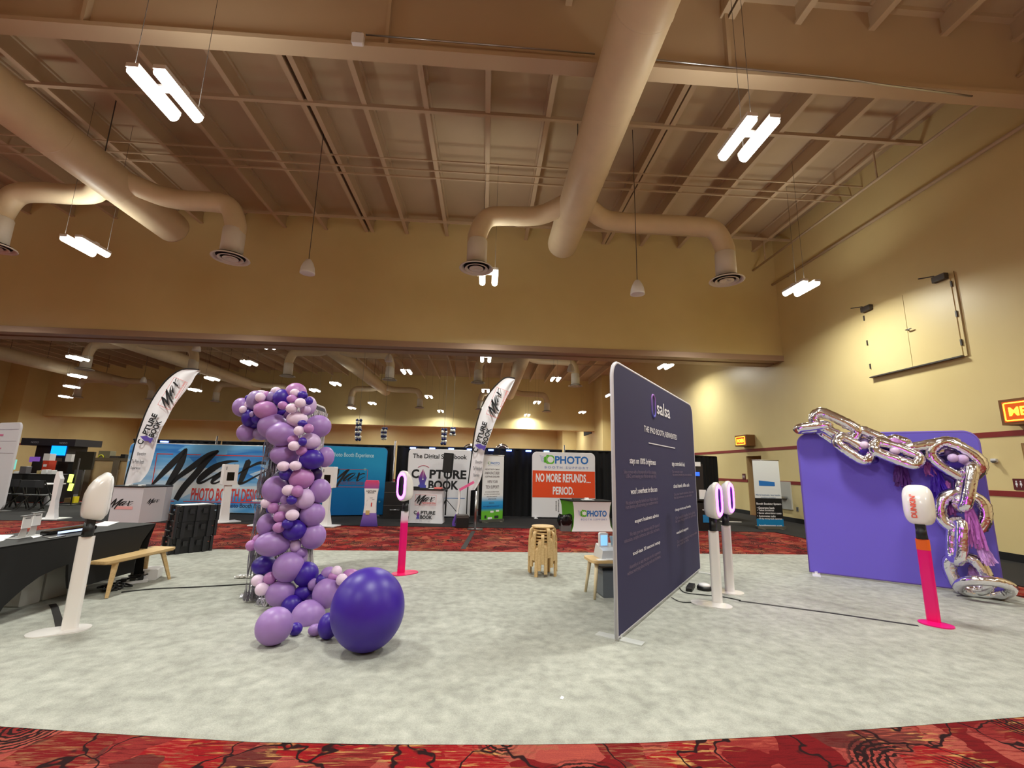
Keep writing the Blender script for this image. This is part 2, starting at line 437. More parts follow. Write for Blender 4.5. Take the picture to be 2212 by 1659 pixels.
# right wall with two restroom openings (far one beside the roll-up banner, near one cut by the frame)
wr = MB()
D1, D2 = (16.75, 17.75, 2.30), (7.0, 8.28, 2.32)
ys = [-8, D2[0], D2[1], D1[0], D1[1], 26.0]
for i in range(5):
    if i in (1, 3): wr.box(XR, XR + .9, ys[i], ys[i + 1], (D2 if i == 1 else D1)[2], ZD)
    else: wr.box(XR, XR + .9, ys[i], ys[i + 1], 0, ZD)
wr.box(XR + 1.2, XR + 2, 26, 40, 0, ZD); wr.box(XR, XR + 2, 40, 52, 0, ZD); wr.box(XR - 1.6, XR + 2, 52, 60, 0, ZD)
struct('wall_right', wr, WALL, 'long pale yellow side wall on the right')
struct('wall_left', MB().box(XL - .6, XL, -8, 41, 0, ZD).box(XL - .6, XL + 1.6, 41, 45, 0, ZD).box(XL - .6, XL + .4, 45, 60, 0, ZD), WALL, 'pale yellow side wall far on the left')
struct('wall_far', MB().box(-46, 14, YF, YF + .5, 0, ZD), WALL, 'pale yellow end wall beyond the last hall')
struct('wall_rear', MB().box(-46, 14, -8.4, -8, 0, ZD), WALL, 'pale yellow wall behind the viewer')
struct('wall_back', MB().box(XL, XR, HY, HY + .9, 5.78, ZD), WALL, 'yellow header wall hanging above the booths')
struct('wall_divider', MB().box(XL, XR, 43, 44, 5.35, ZD), WALL, 'second yellow header wall far down the hall')
M_TRACK = mat('brown_metal_track', (176, 148, 126), .4, .3)
tr = MB().box(XL, XR, HY - .06, HY + .10, 5.60, 5.80).box(XL, XR, HY + .18, HY + .40, 5.62, 5.78).box(XL, XR, HY + .5, HY + .96, 5.60, 5.80)
struct('trim_1', tr, M_TRACK, 'metal partition track along the bottom of the header', 'trim')
def stripe(n, z0, z1, segs, lab):
    m = MB()
    for a, b in segs: m.box(XR - .012, XR + .01, a, b, z0, z1)
    struct('trim_%d' % n, m, M_STRIPE, lab, 'trim')
stripe(2, 2.47, 2.58, [(-8, 26)], 'upper dark red stripe on the right wall')
stripe(3, 1.27, 1.38, [(-8, D2[0]), (D2[1], D1[0]), (D1[1], 26)], 'lower dark red stripe on the right wall')
struct('trim_4', MB().box(XL - .01, XL + .03, -8, 41, 2.62, 2.78).box(XL + 1.59, XL + 1.62, 41, 45, 2.62, 2.78), M_STRIPE, 'dark red stripe on the far left wall', 'trim')
bb = MB()
for a, b in [(-8, D2[0]), (D2[1], D1[0]), (D1[1], 26)]: bb.box(XR - .03, XR, a, b, 0, .16)
struct('baseboard_right', bb, M_BLKMATTE, 'black baseboard along the right wall', 'baseboard')
M_JAMB = mat('tan_door_reveal', (196, 164, 118), .5); M_DKRED = mat('dark_red_panel', (92, 20, 22), .6)
for n, (a, b, h), lab in ((1, D1, 'restroom doorway beside the roll-up banner on the right wall'), (2, D2, 'restroom doorway at the right edge under the lit sign')):
    d = tag(MB().box(XR + .6, XR + .7, a, b, 0, h).build('door_%d' % n, M_JAMB), lab, 'doorway', None, 'structure')
    MB().box(XR + .02, XR + .6, b - .03, b, 0, h).box(XR + .02, XR + .6, a, a + .03, 0, h).build('door_reveal', M_JAMB, d)
    MB().box(XR + .57, XR + .6, a + .03, a + .62, .1, h - .02).build('door_panel', M_DKRED, d)
# loft doors high on the right wall
LY0, LY1, LZ0, LZ1 = 9.02, 11.38, 4.28, 6.2
ld = tag(MB().box(XR - .03, XR + .01, LY0 - .08, LY1 + .05, LZ0, LZ1 + .06).build('door_3', WALL), 'pair of yellow access doors high on the right wall', 'door', None, 'structure')
ym = (LY0 + LY1) / 2
for a, b in ((LY0, ym - .006), (ym + .006, LY1)): MB().box(XR - .045, XR - .03, a, b, LZ0 + .03, LZ1).build('door_leaf', WALL, ld)
MB().box(XR - .12, XR - .03, LY0 - .02, LY1 + .02, LZ0 - .015, LZ0 + .015).build('door_sill', M_DKGREY, ld)
MB().box(XR - .032, XR - .028, ym - .006, ym + .006, LZ0, LZ1).box(XR - .032, XR - .0285, LY0 - .1, LY0 - .088, LZ0, LZ1 + .07).build('door_gap', mat('dark_door_gap', (120, 96, 56), .8), ld)
for yy in (LY0 + .02, LY1 - .30):
    MB().box(XR - .15, XR - .04, yy, yy + .30, LZ1 - .06, LZ1 + .08).bar((XR - .12, yy + .25, LZ1 + .10), (XR - .2, yy + .55, LZ1 + .16), .03, .02).build('door_closer', M_DKGREY, ld)
MB().tube([(XR - .05, ym - .03, 5.25), (XR - .12, ym - .03, 5.25), (XR - .12, ym - .17, 5.25)], .018, 8).build('door_handle', M_METAL, ld)
for yy in (LY0 - .03, LY1 + .01):
    for zz in (LZ1 - .28, 5.2, LZ0 + .25): MB().box(XR - .06, XR - .03, yy, yy + .03, zz, zz + .14).build('hinge', M_DKGREY, ld)
# far-left door and alarm
struct('door_4', MB().box(XL - .02, XL + .06, 29.5, 34, 0, 2.5), mat('orange_brown_door', (150, 84, 38), .5), 'orange brown doors under the stripe on the far left wall', 'door')
tag(MB().box(XL + .002, XL + .12, 32.1, 32.75, 3.5, 4.0).build('fire_alarm', mat('alarm_red', (200, 40, 40), .4)), 'small red fire alarm box high on the far left wall', 'alarm')

# ---------------------------------------------------------------- roof steel
girder = tag(MB().box(XL, XR, 6.45, 6.75, 8.52, 8.60).box(XL, XR, 6.56, 6.64, 8.60, ZD - .05).box(XL, XR, 6.45, 6.75, ZD - .09, ZD).build('roof_girder', M_STEEL), 'deep tan roof girder crossing above near the viewer', 'beam', None, 'structure')
for xx in (-12.5, -6.8, -1.9, 4.1, 10.2):
    MB().box(xx - .03, xx + .03, 6.46, 6.56, 8.6, ZD - .1).build('stiffener_plate', M_STEEL, girder)
# joists, one mesh shared by every copy
jm = MB().box(-.06, .06, 0, HY + 7.9, 0, .05).box(-.018, .018, 0, HY + 7.9, .05, .46).box(-.07, .07, 0, HY + 7.9, .44, .5)
j0 = jm.build('ceiling_joist', M_STEEL)
tag(j0, 'tan steel roof joist running from the viewer to the header', 'joist', 'roof joists over the near hall', 'structure')
xs = [-.2 + 1.43 * i for i in range(-16, 8)] + [4.25, -4.28, -11.1]
for i, xx in enumerate(xs):
    o = j0 if i == 0 else copy_tree(j0); o.location = (xx, -7.9, ZC)
jf = MB().box(-.06, .06, 0, 26, 0, .05).box(-.018, .018, 0, 26, .05, .46).box(-.07, .07, 0, 26, .44, .5).build('ceiling_joist', M_STEEL)
tag(jf, 'tan steel roof joist beyond the header', 'joist', 'roof joists over the far hall', 'structure')
for i in range(-26, 8):
    o = jf if i == -26 else copy_tree(jf); o.location = (-.2 + 1.43 * i, HY + .95, ZC)
# cross bracing rods under the joists
for k, (yy, rr, zz) in enumerate(((3.2, .025, ZC), (9.2, .045, ZC), (10.95, .018, ZC), (11.35, .018, ZC - .02), (11.7, .022, ZC), (14.05, .035, ZC), (27, .05, ZC), (34, .05, ZC), (22, .04, ZC))):
    o = tag(MB().bar((XL if yy > 15 else -20, yy, zz), (XR, yy, zz), rr * 2, rr * 2).build('bracing_rod', M_STEEL), 'thin tan bracing rod crossing under the roof joists', 'rod', 'bracing rods across the joists', 'structure')
# sprinkler pipes along the right wall
for (xx, zz, r, lab) in ((9.72, 9.03, .035, 'thin pipe hung under the roof along the right wall'), (10.42, 8.5, .045, 'sprinkler pipe clipped high on the right wall')):
    p = tag(MB().tube([(xx, -7.5, zz), (xx, HY - .05, zz)], r, 8).build('sprinkler_pipe', M_STEEL), lab, 'pipe', None, 'structure')
    for yy in (3.5, 9.6, 14.2): MB().bar((xx, yy, zz), (xx + (.1 if xx > 10 else 0), yy, zz + (.0 if xx > 10 else .8)), .03, .03).build('pipe_hanger', M_STEEL, p)
# conduit and two white boxes on the girder
c = tag(MB().tube([at_y(790, 75, 6.43), at_y(1285, 116, 6.43)] , .014, 6).build('conduit', M_METAL), 'thin metal conduit along the lower edge of the girder', 'conduit')
c2 = tag(MB().tube(smooth_path([at_y(1405, 128, 6.43), at_y(1800, 168, 6.43), at_y(1900, 182, 6.42), at_y(2100, 208, 6.43)], 4), .016, 6).build('conduit', M_METAL), 'metal conduit on the girder right of the big duct', 'conduit')
for (px, py, lab) in ((773, 84, 'white wireless box on the girder left of the big duct'), (1396, 134, 'white wireless box on the girder beside the big duct')):
    p = at_y(px, py, 6.40); t = thing('wireless_box', p, lab, 'box')
    MB().box(-.1, .1, -.03, .045, -.1, .1, 0, .03).build('housing', M_WHITE, t); MB().box(-.05, .05, .0, .06, .1, .14).build('mount', M_DKGREY, t)

# ---------------------------------------------------------------- air ducts
def air_duct(X, y0, y1, Z, r, branches, label, diff=.62):
    t = thing('air_duct', (X, y0, Z), label, 'duct')
    L = y1 - y0
    m = MB().tube([(0, 0, 0), (0, L - .12, 0), (0, L - .04, 0), (0, L, 0)], [r, r, r * .97, r * .8], 28)
    m.build('main_pipe', M_DUCT, t)
    s = MB()
    for k in range(int(L / 1.5)): s.lathe([(r + .003, -.02), (r + .012, 0), (r + .003, .02)], 28, True, caps=False) if False else None
    for yb in [1.7 * i + .6 for i in range(int(L / 1.7))]:
        MB().tube([(0, yb - .02, 0), (0, yb, 0), (0, yb + .02, 0)], [r + .001, r + .008, r + .001], 28, False).build('pipe_seam', M_DUCT, t)
    for (Yb, dx, zd) in branches:
        sg = 1 if dx > 0 else -1; yb = Yb - y0; rb = .24
        pts = smooth_path([(sg * r * .5, yb - .55, .05), (sg * (r + .35), yb - .1, -.02), (sg * (r + .9), yb, -.05), (sg * (abs(dx) - .85), yb, -.05), (sg * (abs(dx) - .25), yb, -.14), (dx, yb, -.62), (dx, yb, -1.0)], 6)
        MB().tube(pts, rb, 20).build('branch_pipe', M_DUCT, t)
        z0 = zd - Z
        MB().lathe([(rb + .012, z0 + .1), (rb + .012, -.8), (rb, -.78)], 24, True, (dx, yb, 0)).build('drop_pipe', M_DIFF, t)
        d = MB().lathe([(rb, .13), (rb + .02, .05), (.42, .0), (.43, -.02), (.40, -.03), (.36, .01)], 32, True, (dx, yb, z0), caps=False).build('diffuser', M_DIFF, t)
        MB().lathe([(.36, .0), (.345, .02)], 32, False, (dx, yb, z0 + .03)).build('diffuser_throat', M_BLKMATTE, d)
        for r1, r0 in ((.29, .22), (.18, .0)):
            MB().lathe([(r1, -.035), (r1 - .02, -.045), (max(r0, .001), -.005), (max(r0, .001), .01), (r1 - .01, -.02)], 28, True, (dx, yb, z0 + .01), caps=False).build('diffuser_cone', M_DIFF, d)
    for yb in [2.5 * i + 1.2 for i in range(int(L / 2.5))]:
        MB().tube([(0, yb, r), (0, yb, ZC + .51 - Z)], .012, 5).build('hanger_rod', M_DKGREY, t)
    return t
BZ = 6.52
air_duct(2.05, -4, 12.0, 8.05, .43, [(10.5, -2.42, BZ), (10.5, 4.05, BZ)], 'big cream round duct overhead with two drooping branch outlets')
air_duct(-9.0, -4, 12.2, 8.05, .43, [(10.6, -2.9, BZ), (10.6, 2.6, BZ)], 'cream round duct upper left with a branch to each side')
for X, lab in ((2.05, 'cream duct beyond the header behind the right feather flag'), (-8.9, 'cream duct beyond the header slanting down behind the balloons'), (-20.0, 'cream duct beyond the header above the left feather flag'), (-31.0, 'cream duct far left in the hall beyond the header')):
    air_duct(X, HY + 1.3, 39.5, 8.05, .43, [(25.9, -2.6, BZ), (25.9, 3.2, BZ), (38.3, -2.6, BZ), (38.3, 3.2, BZ)], lab)

# ---------------------------------------------------------------- pendant twin-tube lights
LZ = 6.6
def hall_light(label, group):
    t = thing('pendant_light', (0, 0, LZ), label, 'ceiling light', 0, group)
    MB().box(-.25, -.09, -.42, .42, .06, .12).box(.09, .25, -.42, .42, .06, .12).box(-.25, .25, -.06, .06, .12, .15).build('housing', M_WHITE, t)
    for s in (-1, 1):
        MB().tube([(s * .17, -.40, .03), (s * .17, .40, .03)], .08, 12).build('lamp_tube', M_LIT, t)
        MB().tube([(s * .17, s * .38, .12), (s * .17, s * .38, ZC + .51 - LZ)], .004, 5).build('hanging_wire', M_DKGREY, t)
        ld = bpy.data.lights.get('lamp_glow')
        if ld is None:
            ld = bpy.data.lights.new('lamp_glow', 'AREA'); ld.shape = 'RECTANGLE'; ld.size = .16; ld.size_y = .80
            ld.energy = LAMP_W / 2; ld.color = LAMP_COL; ld.spread = math.radians(164)
        lo = bpy.data.objects.new('lamp_glow', ld); COL.objects.link(lo); lo.parent = t; lo.location = (s * .17, 0, -.054)
    up = bpy.data.lights.new('ceiling_fill', 'AREA'); up.shape = 'RECTANGLE'; up.size = .5; up.size_y = .8; up.energy = LAMP_W * CEIL_FILL; up.color = LAMP_COL; up.spread = math.radians(150)  # fill light added above the housing to brighten ceiling and upper walls
    uo = bpy.data.objects.new('ceiling_fill', up); COL.objects.link(uo); uo.parent = t; uo.location = (0, 0, .155); uo.rotation_euler = (PI, 0, 0)
    return t
NEARL = [(-4.62, 5.69, 'bright twin-tube ceiling light nearest on the left, under the girder'), (3.85, 5.79, 'bright twin-tube ceiling light right of the big duct'),
         (-9.79, 10.59, 'twin-tube light glowing against the header at far left'), (8.49, 11.03, 'twin-tube light in front of the right wall corner'),
         (-.06, 11.26, 'light peeking out behind the round air outlet at centre')]
FARL = [(8.6, 20.6), (8.4, 29.53), (8.5, 38.9), (3.86, 24.62), (3.87, 33.8), (3.9, 42.2), (-.11, 20.48), (-.09, 29.29), (-.05, 38.4), (-4.4, 24), (-4.26, 32.73), (-4.2, 41.24), (-9.63, 28.52), (-9.46, 37.27), (-9.71, 19.49),
        (-12.28, 23.17), (-17.02, 28.17), (-11.98, 31.42), (-12.14, 40.84), (-17.02, 19.3), (-20.96, 23.51), (-25.46, 28.77), (-29.7, 33.3), (-35.08, 39.0), (-17.4, 37.5), (-21, 33), (-25, 20), (-31, 24.5), (-37, 30),
        (8.45, 48.6), (4.05, 52), (-4, 51.5), (-9, 48), (-13, 52), (-20, 50), (-.1, 48), (-28, 49), (-36, 50)]
BEHIND = [(0, 1.8), (-9.3, 1.8), (8.6, 1.8), (-4.5, -2.8), (4.1, -2.8), (-18.5, 1.8), (-14, 6), (-18.5, 11), (-14, -2.8)]
l0 = None
for x, y, lab in NEARL:
    if l0 is None: l0 = o = hall_light(lab, 'twin-tube lights in the near hall')
    else: o = copy_tree(l0); o['label'] = lab
    o.location = (x, y, LZ)
far_fill = bpy.data.lights['ceiling_fill'].copy(); far_fill.energy = LAMP_W * .02  # weaker added fill, keeps the far ceiling dim
for x, y in FARL:
    o = copy_tree(l0)
    for ch in o.children:
        if ch.name.startswith('ceiling_fill'): ch.data = far_fill
    o['label'] = 'small twin-tube ceiling light in the hall beyond the header'; o['group'] = 'twin-tube lights beyond the header'; o.location = (x, y, LZ)
for x, y in BEHIND:
    o = copy_tree(l0); o['label'] = 'twin-tube ceiling light above or behind the viewer'; o['group'] = 'twin-tube lights outside the view'; o.location = (x, y, LZ)
# bell-shaped pendant loudspeakers
sp0 = None
for (px, py, Y, lab) in ((665, 580, 10.3, 'white bell-shaped speaker hanging left of the centre air outlet'), (1377, 625, 9.95, 'white bell-shaped speaker hanging right of the big duct'),
                         (425, 752, 20, 'small bell speaker beyond the header above the left flag'), (840, 775, 20, 'small bell speaker beyond the header right of the balloons'), (1233, 797, 20, 'small bell speaker beyond the header left of the dark panel'), (310, 822, 28, 'tiny bell speaker beyond the header left of the left flag')):
    p = at_y(px, py, Y)
    if sp0 is None:
        sp0 = t = thing('pendant_speaker', p, lab, 'speaker', 0, 'bell speakers')
        MB().lathe([(.02, .24), (.06, .22), (.11, .14), (.155, .02), (.17, -.1), (.172, -.13), (.155, -.135)], 24, True).build('bell_housing', M_WHITE, t)
        MB().lathe([(.152, -.13), (.15, -.125)], 24, False).build('speaker_grille', M_GREYP, t)
    else:
        t = sp0.copy(); COL.objects.link(t)
        for ch in sp0.children:
            if not ch.name.startswith('cable'): copy_tree(ch, t)
        t.location = p; t['label'] = lab
    MB().tube([(0, 0, .23), (0, 0, ZD + .005 - p.z)], .009, 5).build('cable', M_DKGREY, t)
# air grille and lit signs on the right wall
gv = tag(MB().box(XR - .06, XR + .02, 44.2, 47.6, 5.2, 7.4).build('wall_grille', M_BLKMATTE), 'dark air grille high on the far right wall', 'grille')
# ---------------------------------------------------------------- loose carpets
gb0, gb1 = flo(460, 1190), flo(1700, 1198)
YB = 9.2
pts = [flo(*p) for p in ((0, 1563), (226, 1578), (550, 1597), (830, 1602), (1106, 1603), (1380, 1599), (1660, 1585), (1950, 1564), (2212, 1543))]
front = [(-9.2, 3.3)] + [(p.x, p.y) for p in pts] + [(7.45, 3.3)]
cp_ = front + [(7.45, YB), (-9.2, YB - .35)]; nf = len(front)
lo_ = [(x, y - (.03 if i < nf else 0), .002) for i, (x, y) in enumerate(cp_)]; hi_ = [(x, y, .012) for x, y in cp_]; N_ = len(cp_)
tag(MB().add(lo_ + hi_, [tuple(range(N_ - 1, -1, -1)), tuple(range(N_, 2 * N_))] + [(i, (i + 1) % N_, (i + 1) % N_ + N_, i + N_) for i in range(N_)]).build('booth_carpet', GREY), 'large pale grey carpet under the booth in the foreground', 'carpet')
tag(MB().slab([(-30, 12.55), (8.25, 12.62), (8.25, 4), (XR - .04, 4), (XR - .04, 26), (6, 26), (6, 17.4), (-30, 17.2)], .002, .010).build('aisle_carpet', M_BLKCARPET), 'black carpet under the row of booths at the back', 'carpet')
tag(MB().slab([(-30, 19.5), (5, 17.6), (5, 42), (-36, 42)], .002, .010).build('aisle_carpet', mat('charcoal_bounce_cover', (60, 56, 54), .95, var=.2, scale=9)), 'added charcoal carpet beyond the curtain, damping red bounce from the floor', 'carpet')  # mostly unseen cover, added so the far ceiling catches less red bounce
def strip(pxs, w, z, mname, name, label, cat):
    P = [flo(x, y, z) for x, y in pxs]; m = MB()
    V = []
    for i, p in enumerate(P):
        t = (P[min(i + 1, len(P) - 1)] - P[max(i - 1, 0)]).normalized(); n = Vector((-t.y, t.x, 0)) * w / 2
        V += [p + n, p - n, p + n + Vector((0, 0, .002)), p - n + Vector((0, 0, .002))]
    F = []
    for i in range(len(P) - 1):
        a = 4 * i; F += [(a + 2, a + 3, a + 7, a + 6), (a, a + 4, a + 5, a + 1), (a, a + 2, a + 6, a + 4), (a + 1, a + 5, a + 7, a + 3)]
    return tag(m.add(V, F).build(name, mname), label, cat)
M_TAPE = mat('black_floor_tape', (44, 42, 42), .7)
strip([(1596, 1298), (1800, 1325), (1984, 1352)], .05, .013, M_TAPE, 'floor_tape', 'black tape line on the grey carpet from dark panel to pink stand', 'tape')
strip([(113, 1305), (118, 1312), (125, 1335), (129, 1354)], .06, .013, M_TAPE, 'floor_tape', 'short black tape piece behind the left white stand', 'tape')
strip([(1023, 1147), (1000, 1186)], .10, .003, M_TAPE, 'floor_tape', 'dark tape strip on the red carpet by the metal post', 'tape')
def cord(pxs, z, r, m, label, name='power_cable', n=5):
    return tag(MB().tube(smooth_path([flo(x, y, z + .0) for x, y in pxs], n), r, 6).build(name, m), label, 'cable')
cord([(262, 1279), (330, 1272), (420, 1268), (545, 1261)], .02, .007, M_BLACK, 'thin black cable on the carpet from bench to balloon garland')
cord([(1450, 1290), (1470, 1300), (1500, 1301), (1530, 1300)], .02, .005, M_BLACK, 'thin dark cable from dark panel to white stand base')
cord([(1468, 1270), (1480, 1280), (1520, 1285), (1560, 1289), (1600, 1297)], .02, .006, M_BLACK, 'black cable behind the white stand bases')
tag(MB().slab([tuple(flo(x, y)[:2]) for x, y in ((1209, 1514), (1216, 1516), (1219, 1511), (1213, 1508))], .013, .016).build('paper_scrap', M_PAPER), 'tiny white paper scrap on the grey carpet in front', 'scrap')

# ---------------------------------------------------------------- tall fabric display panels
def panel(P, w, h, name, label, cat, front, edge, r=.16, th=.035, feet=(0.0, 1.0), foot=.6, footm=None, z0=.05, square=False):
    t = thing(name, (P.A.x, P.A.y, 0), label, cat, P.rz)
    poly = rrect(0, w, z0, h, r, 8, False) if not square else [(0, z0), (w, z0), (w, h), (0, h)]
    MB().prism(poly, 0, th).build('fabric_face', front, t)
    path = [(x, th / 2, z) for x, z in poly]
    MB().tube(path, .021, 8, closed=True).build('frame_tube', edge, t)
    for k in feet:
        x = .08 + k * (w - .16)
        MB().box(x - .055, x + .055, th / 2 - foot / 2, th / 2 + foot / 2, .0125, .022, 0).box(x - .02, x + .02, th / 2 - .02, th / 2 + .02, .022, z0 + .01).build('foot_plate', footm or M_METAL, t)
    return t
# the dark panel
PA = flo(1336, 1390); PB = flo(1513, 1235)
SP = Plane(PA, PB)
SH = 2.75
M_NAVY = mat('dark_plum_fabric', (44, 41, 80), .8)
sal = panel(SP, SP.w, SH, 'fabric_display', 'tall dark plum fabric panel with white lettering standing on the grey carpet', 'display panel', M_NAVY, mat('pale_frame_edge', (206, 204, 214), .4), .18, .035, (0, .985), .46, mat('frosted_plate', (200, 202, 200), .3))
def S(x, y): return SP.uv(1300 + x / 3.858, 830 + y / 3.858)
def sbox(x0, y0, x1, y1):      # bottom-left and top-right in the close-up
    a = S(x0, y0); b = S(x1, y1); return (a[0], a[1], b[0], b[1])
m = MB()
def st(s, *b, bold=.0): line(sal, s, sbox(*b), M_TXTW, -.005, bold, 'white_heading')
st('salsa', 458, 246, 563, 188, bold=.012)
st('THE IPAD BOOTH, REINVENTED', 350, 402, 622, 424, bold=.012)
st('stays on 100% brightness', 230, 676, 445, 628, bold=.016)
st("won't overheat in the sun", 238, 918, 457, 850, bold=.016)
st('expert business advice', 273, 1168, 470, 1075, bold=.016)
st('tool-less 30 second setup', 255, 1438, 482, 1298, bold=.016)
st('app controlled leds', 583, 690, 687, 652, bold=.016)
st('cloud based, offline safe', 595, 870, 725, 824, bold=.016)
st('charge more our booths', 608, 1066, 737, 1004, bold=.016)
st('weekend support', 620, 1260, 718, 1186, bold=.016)
a = S(388, 495); b = S(607, 528); m.box(a[0], b[0], -.005, -.003, (a[1] + b[1]) / 2 - .006, (a[1] + b[1]) / 2 + .006)
m.build('white_rule', M_TXTW, sal)
for s, q in (('Salsa comes with a futureproof and fast charging', (180, 748, 448, 722)), ('USB-C port keeping your iPad on all night long.', (200, 783, 450, 755)),
             ('We placed a large fan behind your iPad to keep it', (195, 1008, 462, 942)), ('from shutting off and ruining your outdoor events.', (195, 1042, 465, 972)),
             ('We help grow your business with 20+ hours of', (230, 1264, 477, 1166)), ('education, sample contracts, sales calls, and more.', (185, 1320, 477, 1200)),
             ('Assembly is so easy that you can do it anywhere', (228, 1537, 485, 1390)), ('without worrying about losing tools and hardware.', (210, 1592, 487, 1427)),
             ('Our awesome system', (585, 741, 672, 720)), ('has several modes you can customize.', (588, 767, 748, 745)), ('Use your booth anywhere, then sync', (600, 924, 760, 894)), ('the data whenever you are online.', (600, 957, 748, 917)),
             ('Our beautiful booths, look and feel,', (612, 1124, 775, 1060)), ('let you charge more for each one.', (612, 1152, 782, 1084)), ('Our team is ready to help you when', (625, 1320, 790, 1234)), ('you need us most.', (625, 1352, 722, 1287))):
    a = S(q[0], q[1]); b = S(q[2], q[3]); zc = (a[1] + b[1]) / 2; line(sal, s, (a[0], zc - .028, b[0], zc + .024), M_TXTG, -.005, .004, 'grey_text_line')
q = sbox(409, 277, 448, 88); cx, cz = (q[0] + q[2]) / 2, (q[1] + q[3]) / 2; hw, hh = .075, (q[3] - q[1]) / 2 - .02
ring = [(cx + x, -.001, cz + z) for x, z in rrect(-hw, hw, -hh, hh, hw, 8)]
MB().tube(ring, .013, 8, closed=True).build('oval_mark', m_grad('violet_blue_mark', [(0, (90, 96, 196)), (1, (160, 110, 190))]), sal)
# the purple panel
PP = Plane(flo(1751, 1241), flo(2172, 1292))
PUR = panel(PP, PP.w, 2.29, 'fabric_display', 'plain purple fabric panel behind the silver foil chain', 'display panel', mat('purple_fabric', (114, 98, 212), .85), mat('purple_edge', (112, 90, 190), .7), .17, .035, (0.0, .97), .5, M_WHITE)

# ---------------------------------------------------------------- photo booth stands with ring lights
def loft(secs, y_of, n=32):
    """rounded-rectangle sections (half width, half height, centre z, y)"""
    m = MB(); V = []; F = []
    for hw, hh, cz, y, e in secs:
        for k in range(n):
            a = 2 * PI * k / n; c, s = math.cos(a), math.sin(a)
            V.append((hw * math.copysign(abs(c) ** e, c), y, cz + hh * math.copysign(abs(s) ** e, s)))
    L = len(secs)
    for i in range(L - 1):
        for k in range(n): F.append((i * n + (k + 1) % n, i * n + k, (i + 1) * n + k, (i + 1) * n + (k + 1) % n))
    F += [tuple(range(n)), tuple((L - 1) * n + k for k in range(n - 1, -1, -1))]
    return m.add(V, F, True)
HEAD = [(.122, .205, 0, -.014, .62), (.138, .224, 0, -.004, .6), (.145, .232, 0, .012, .6), (.144, .230, 0, .032, .6), (.142, .222, -.006, .048, .6), (.137, .208, -.016, .085, .62), (.128, .186, -.032, .12, .66), (.114, .158, -.052, .152, .7), (.09, .118, -.076, .176, .78), (.048, .06, -.09, .186, .9)]
def booth_stand(base, rz_head, plate, polem, headm, label, ring, top, group=None, neckm=None, band=None, platem=None, ringm=None):
    t = thing('booth_stand', (base.x, base.y, 0), label, 'photo booth stand', 0, group)
    zc = top - .235
    h = bpy.data.objects.new('head', loft(HEAD, 0).mesh('head', headm)); COL.objects.link(h); h.parent = t; hb = Matrix.Rotation(rz_head, 4, 'Z') @ Vector((0, -.08, 0)); h.location = (hb.x, hb.y, zc); h.scale = (1, .86, 1); h.rotation_euler = (0, 0, rz_head)
    M2 = Matrix.Translation((hb.x, hb.y, zc)) @ Matrix.Rotation(rz_head, 4, 'Z')
    rr = rrect(-.10, .10, -.182, .182, .10, 10)
    MB().tube([(x, -.016, z) for x, z in rr], .02, 10, closed=True).build('ring_light', ringm or ring, h)
    MB().prism(rrect(-.075, .075, -.15, .15, .07, 8), -.022, -.012).build('screen', mat('dark_glass_screen', (20, 14, 30), .08), h)
    MB().box(-.045, .045, .05, .13, -.28, -.18, 0, .02).build('hinge_bracket', M_BLACK, h)
    MB().tube([(0, .093, -.38), (0, .093, -.25)], [.055, .048], 14).build('neck_collar', M_BLACK, h)
    ox, oy, pz = 0.0, 0.0, zc - .38; pc = plate[1]; plate = plate[0]
    m = MB(); a0 = math.atan2(plate.y, plate.x)
    V = rrect(-.062, .062, -.03, .03, .03, 5)
    ca, sa = math.cos(a0), math.sin(a0)
    m.slab([(ox + x * ca - y * sa, oy + x * sa + y * ca) for x, y in V], .012, pz)
    for i in range(len(m.sm)): m.sm[i] = False
    m.build('pole', polem, t)
    if band: MB().slab([(ox + (x * ca - y * sa) * 1.03, oy + (x * sa + y * ca) * 1.03) for x, y in V], pz - .12, pz - .002).build('pole_band', band, t)
    ca, sa = math.cos(a0), math.sin(a0)
    px_, py_ = pc.x - base.x, pc.y - base.y
    MB().slab([(px_ + x * ca - y * sa, py_ + x * sa + y * ca) for x, y in rrect(-plate.length / 2, plate.length / 2, -.13, .13, .13, 10)], .0125, .024).build('base_plate', platem or polem, t)
    return t, h, M2
M_RING = mat('lit_magenta_ring', (236, 90, 255), .4, emit=16, ec=(200, 56, 255))
M_RINGOFF = mat('white_ring_diffuser', (236, 236, 238), .3)
def facing(base, deg):       # heading: deg to the right of facing the viewer
    a = math.atan2(-base.y, -base.x) + math.radians(deg); return a + PI / 2
def pl(a, b): d = flo(*b) - flo(*a); return Vector((d.x, d.y)), (flo(*a) + flo(*b)) / 2
b = flo(149, 1364)
booth_stand(b, facing(b, 100), pl((52, 1377), (198, 1358)), M_GLOSS, M_GLOSS, 'white photo booth stand at left, seen from behind beside the black table', M_RINGOFF, 1.47)
b = flo(866, 1240)
M_DRIP = m_grad('pink_drip_vinyl', [(0, (236, 10, 110)), (.80, (240, 20, 120)), (.86, (232, 190, 214)), (1, (232, 226, 234))], 2, .35)
booth_stand(b, facing(b, -58), pl((848, 1245), (900, 1236)), M_DRIP, M_GLOSS, 'photo booth with glowing purple ring on a pink drip-painted post', M_RING, 1.53, platem=mat('clear_pink_plate', (240, 40, 110), .2))
b = flo(1550, 1305)
booth_stand(b, facing(b, 74), pl((1492, 1302), (1583, 1316)), M_GLOSS, M_GLOSS, 'nearer white stand with purple ring light, right of the dark panel', M_RING, 1.49, 'white ring-light stands')
b = flo(1577, 1281)
booth_stand(b, facing(b, 74), pl((1545, 1280), (1607, 1284)), M_GLOSS, M_GLOSS, 'farther white stand with purple ring light, half behind its twin', M_RING, 1.50, 'white ring-light stands')
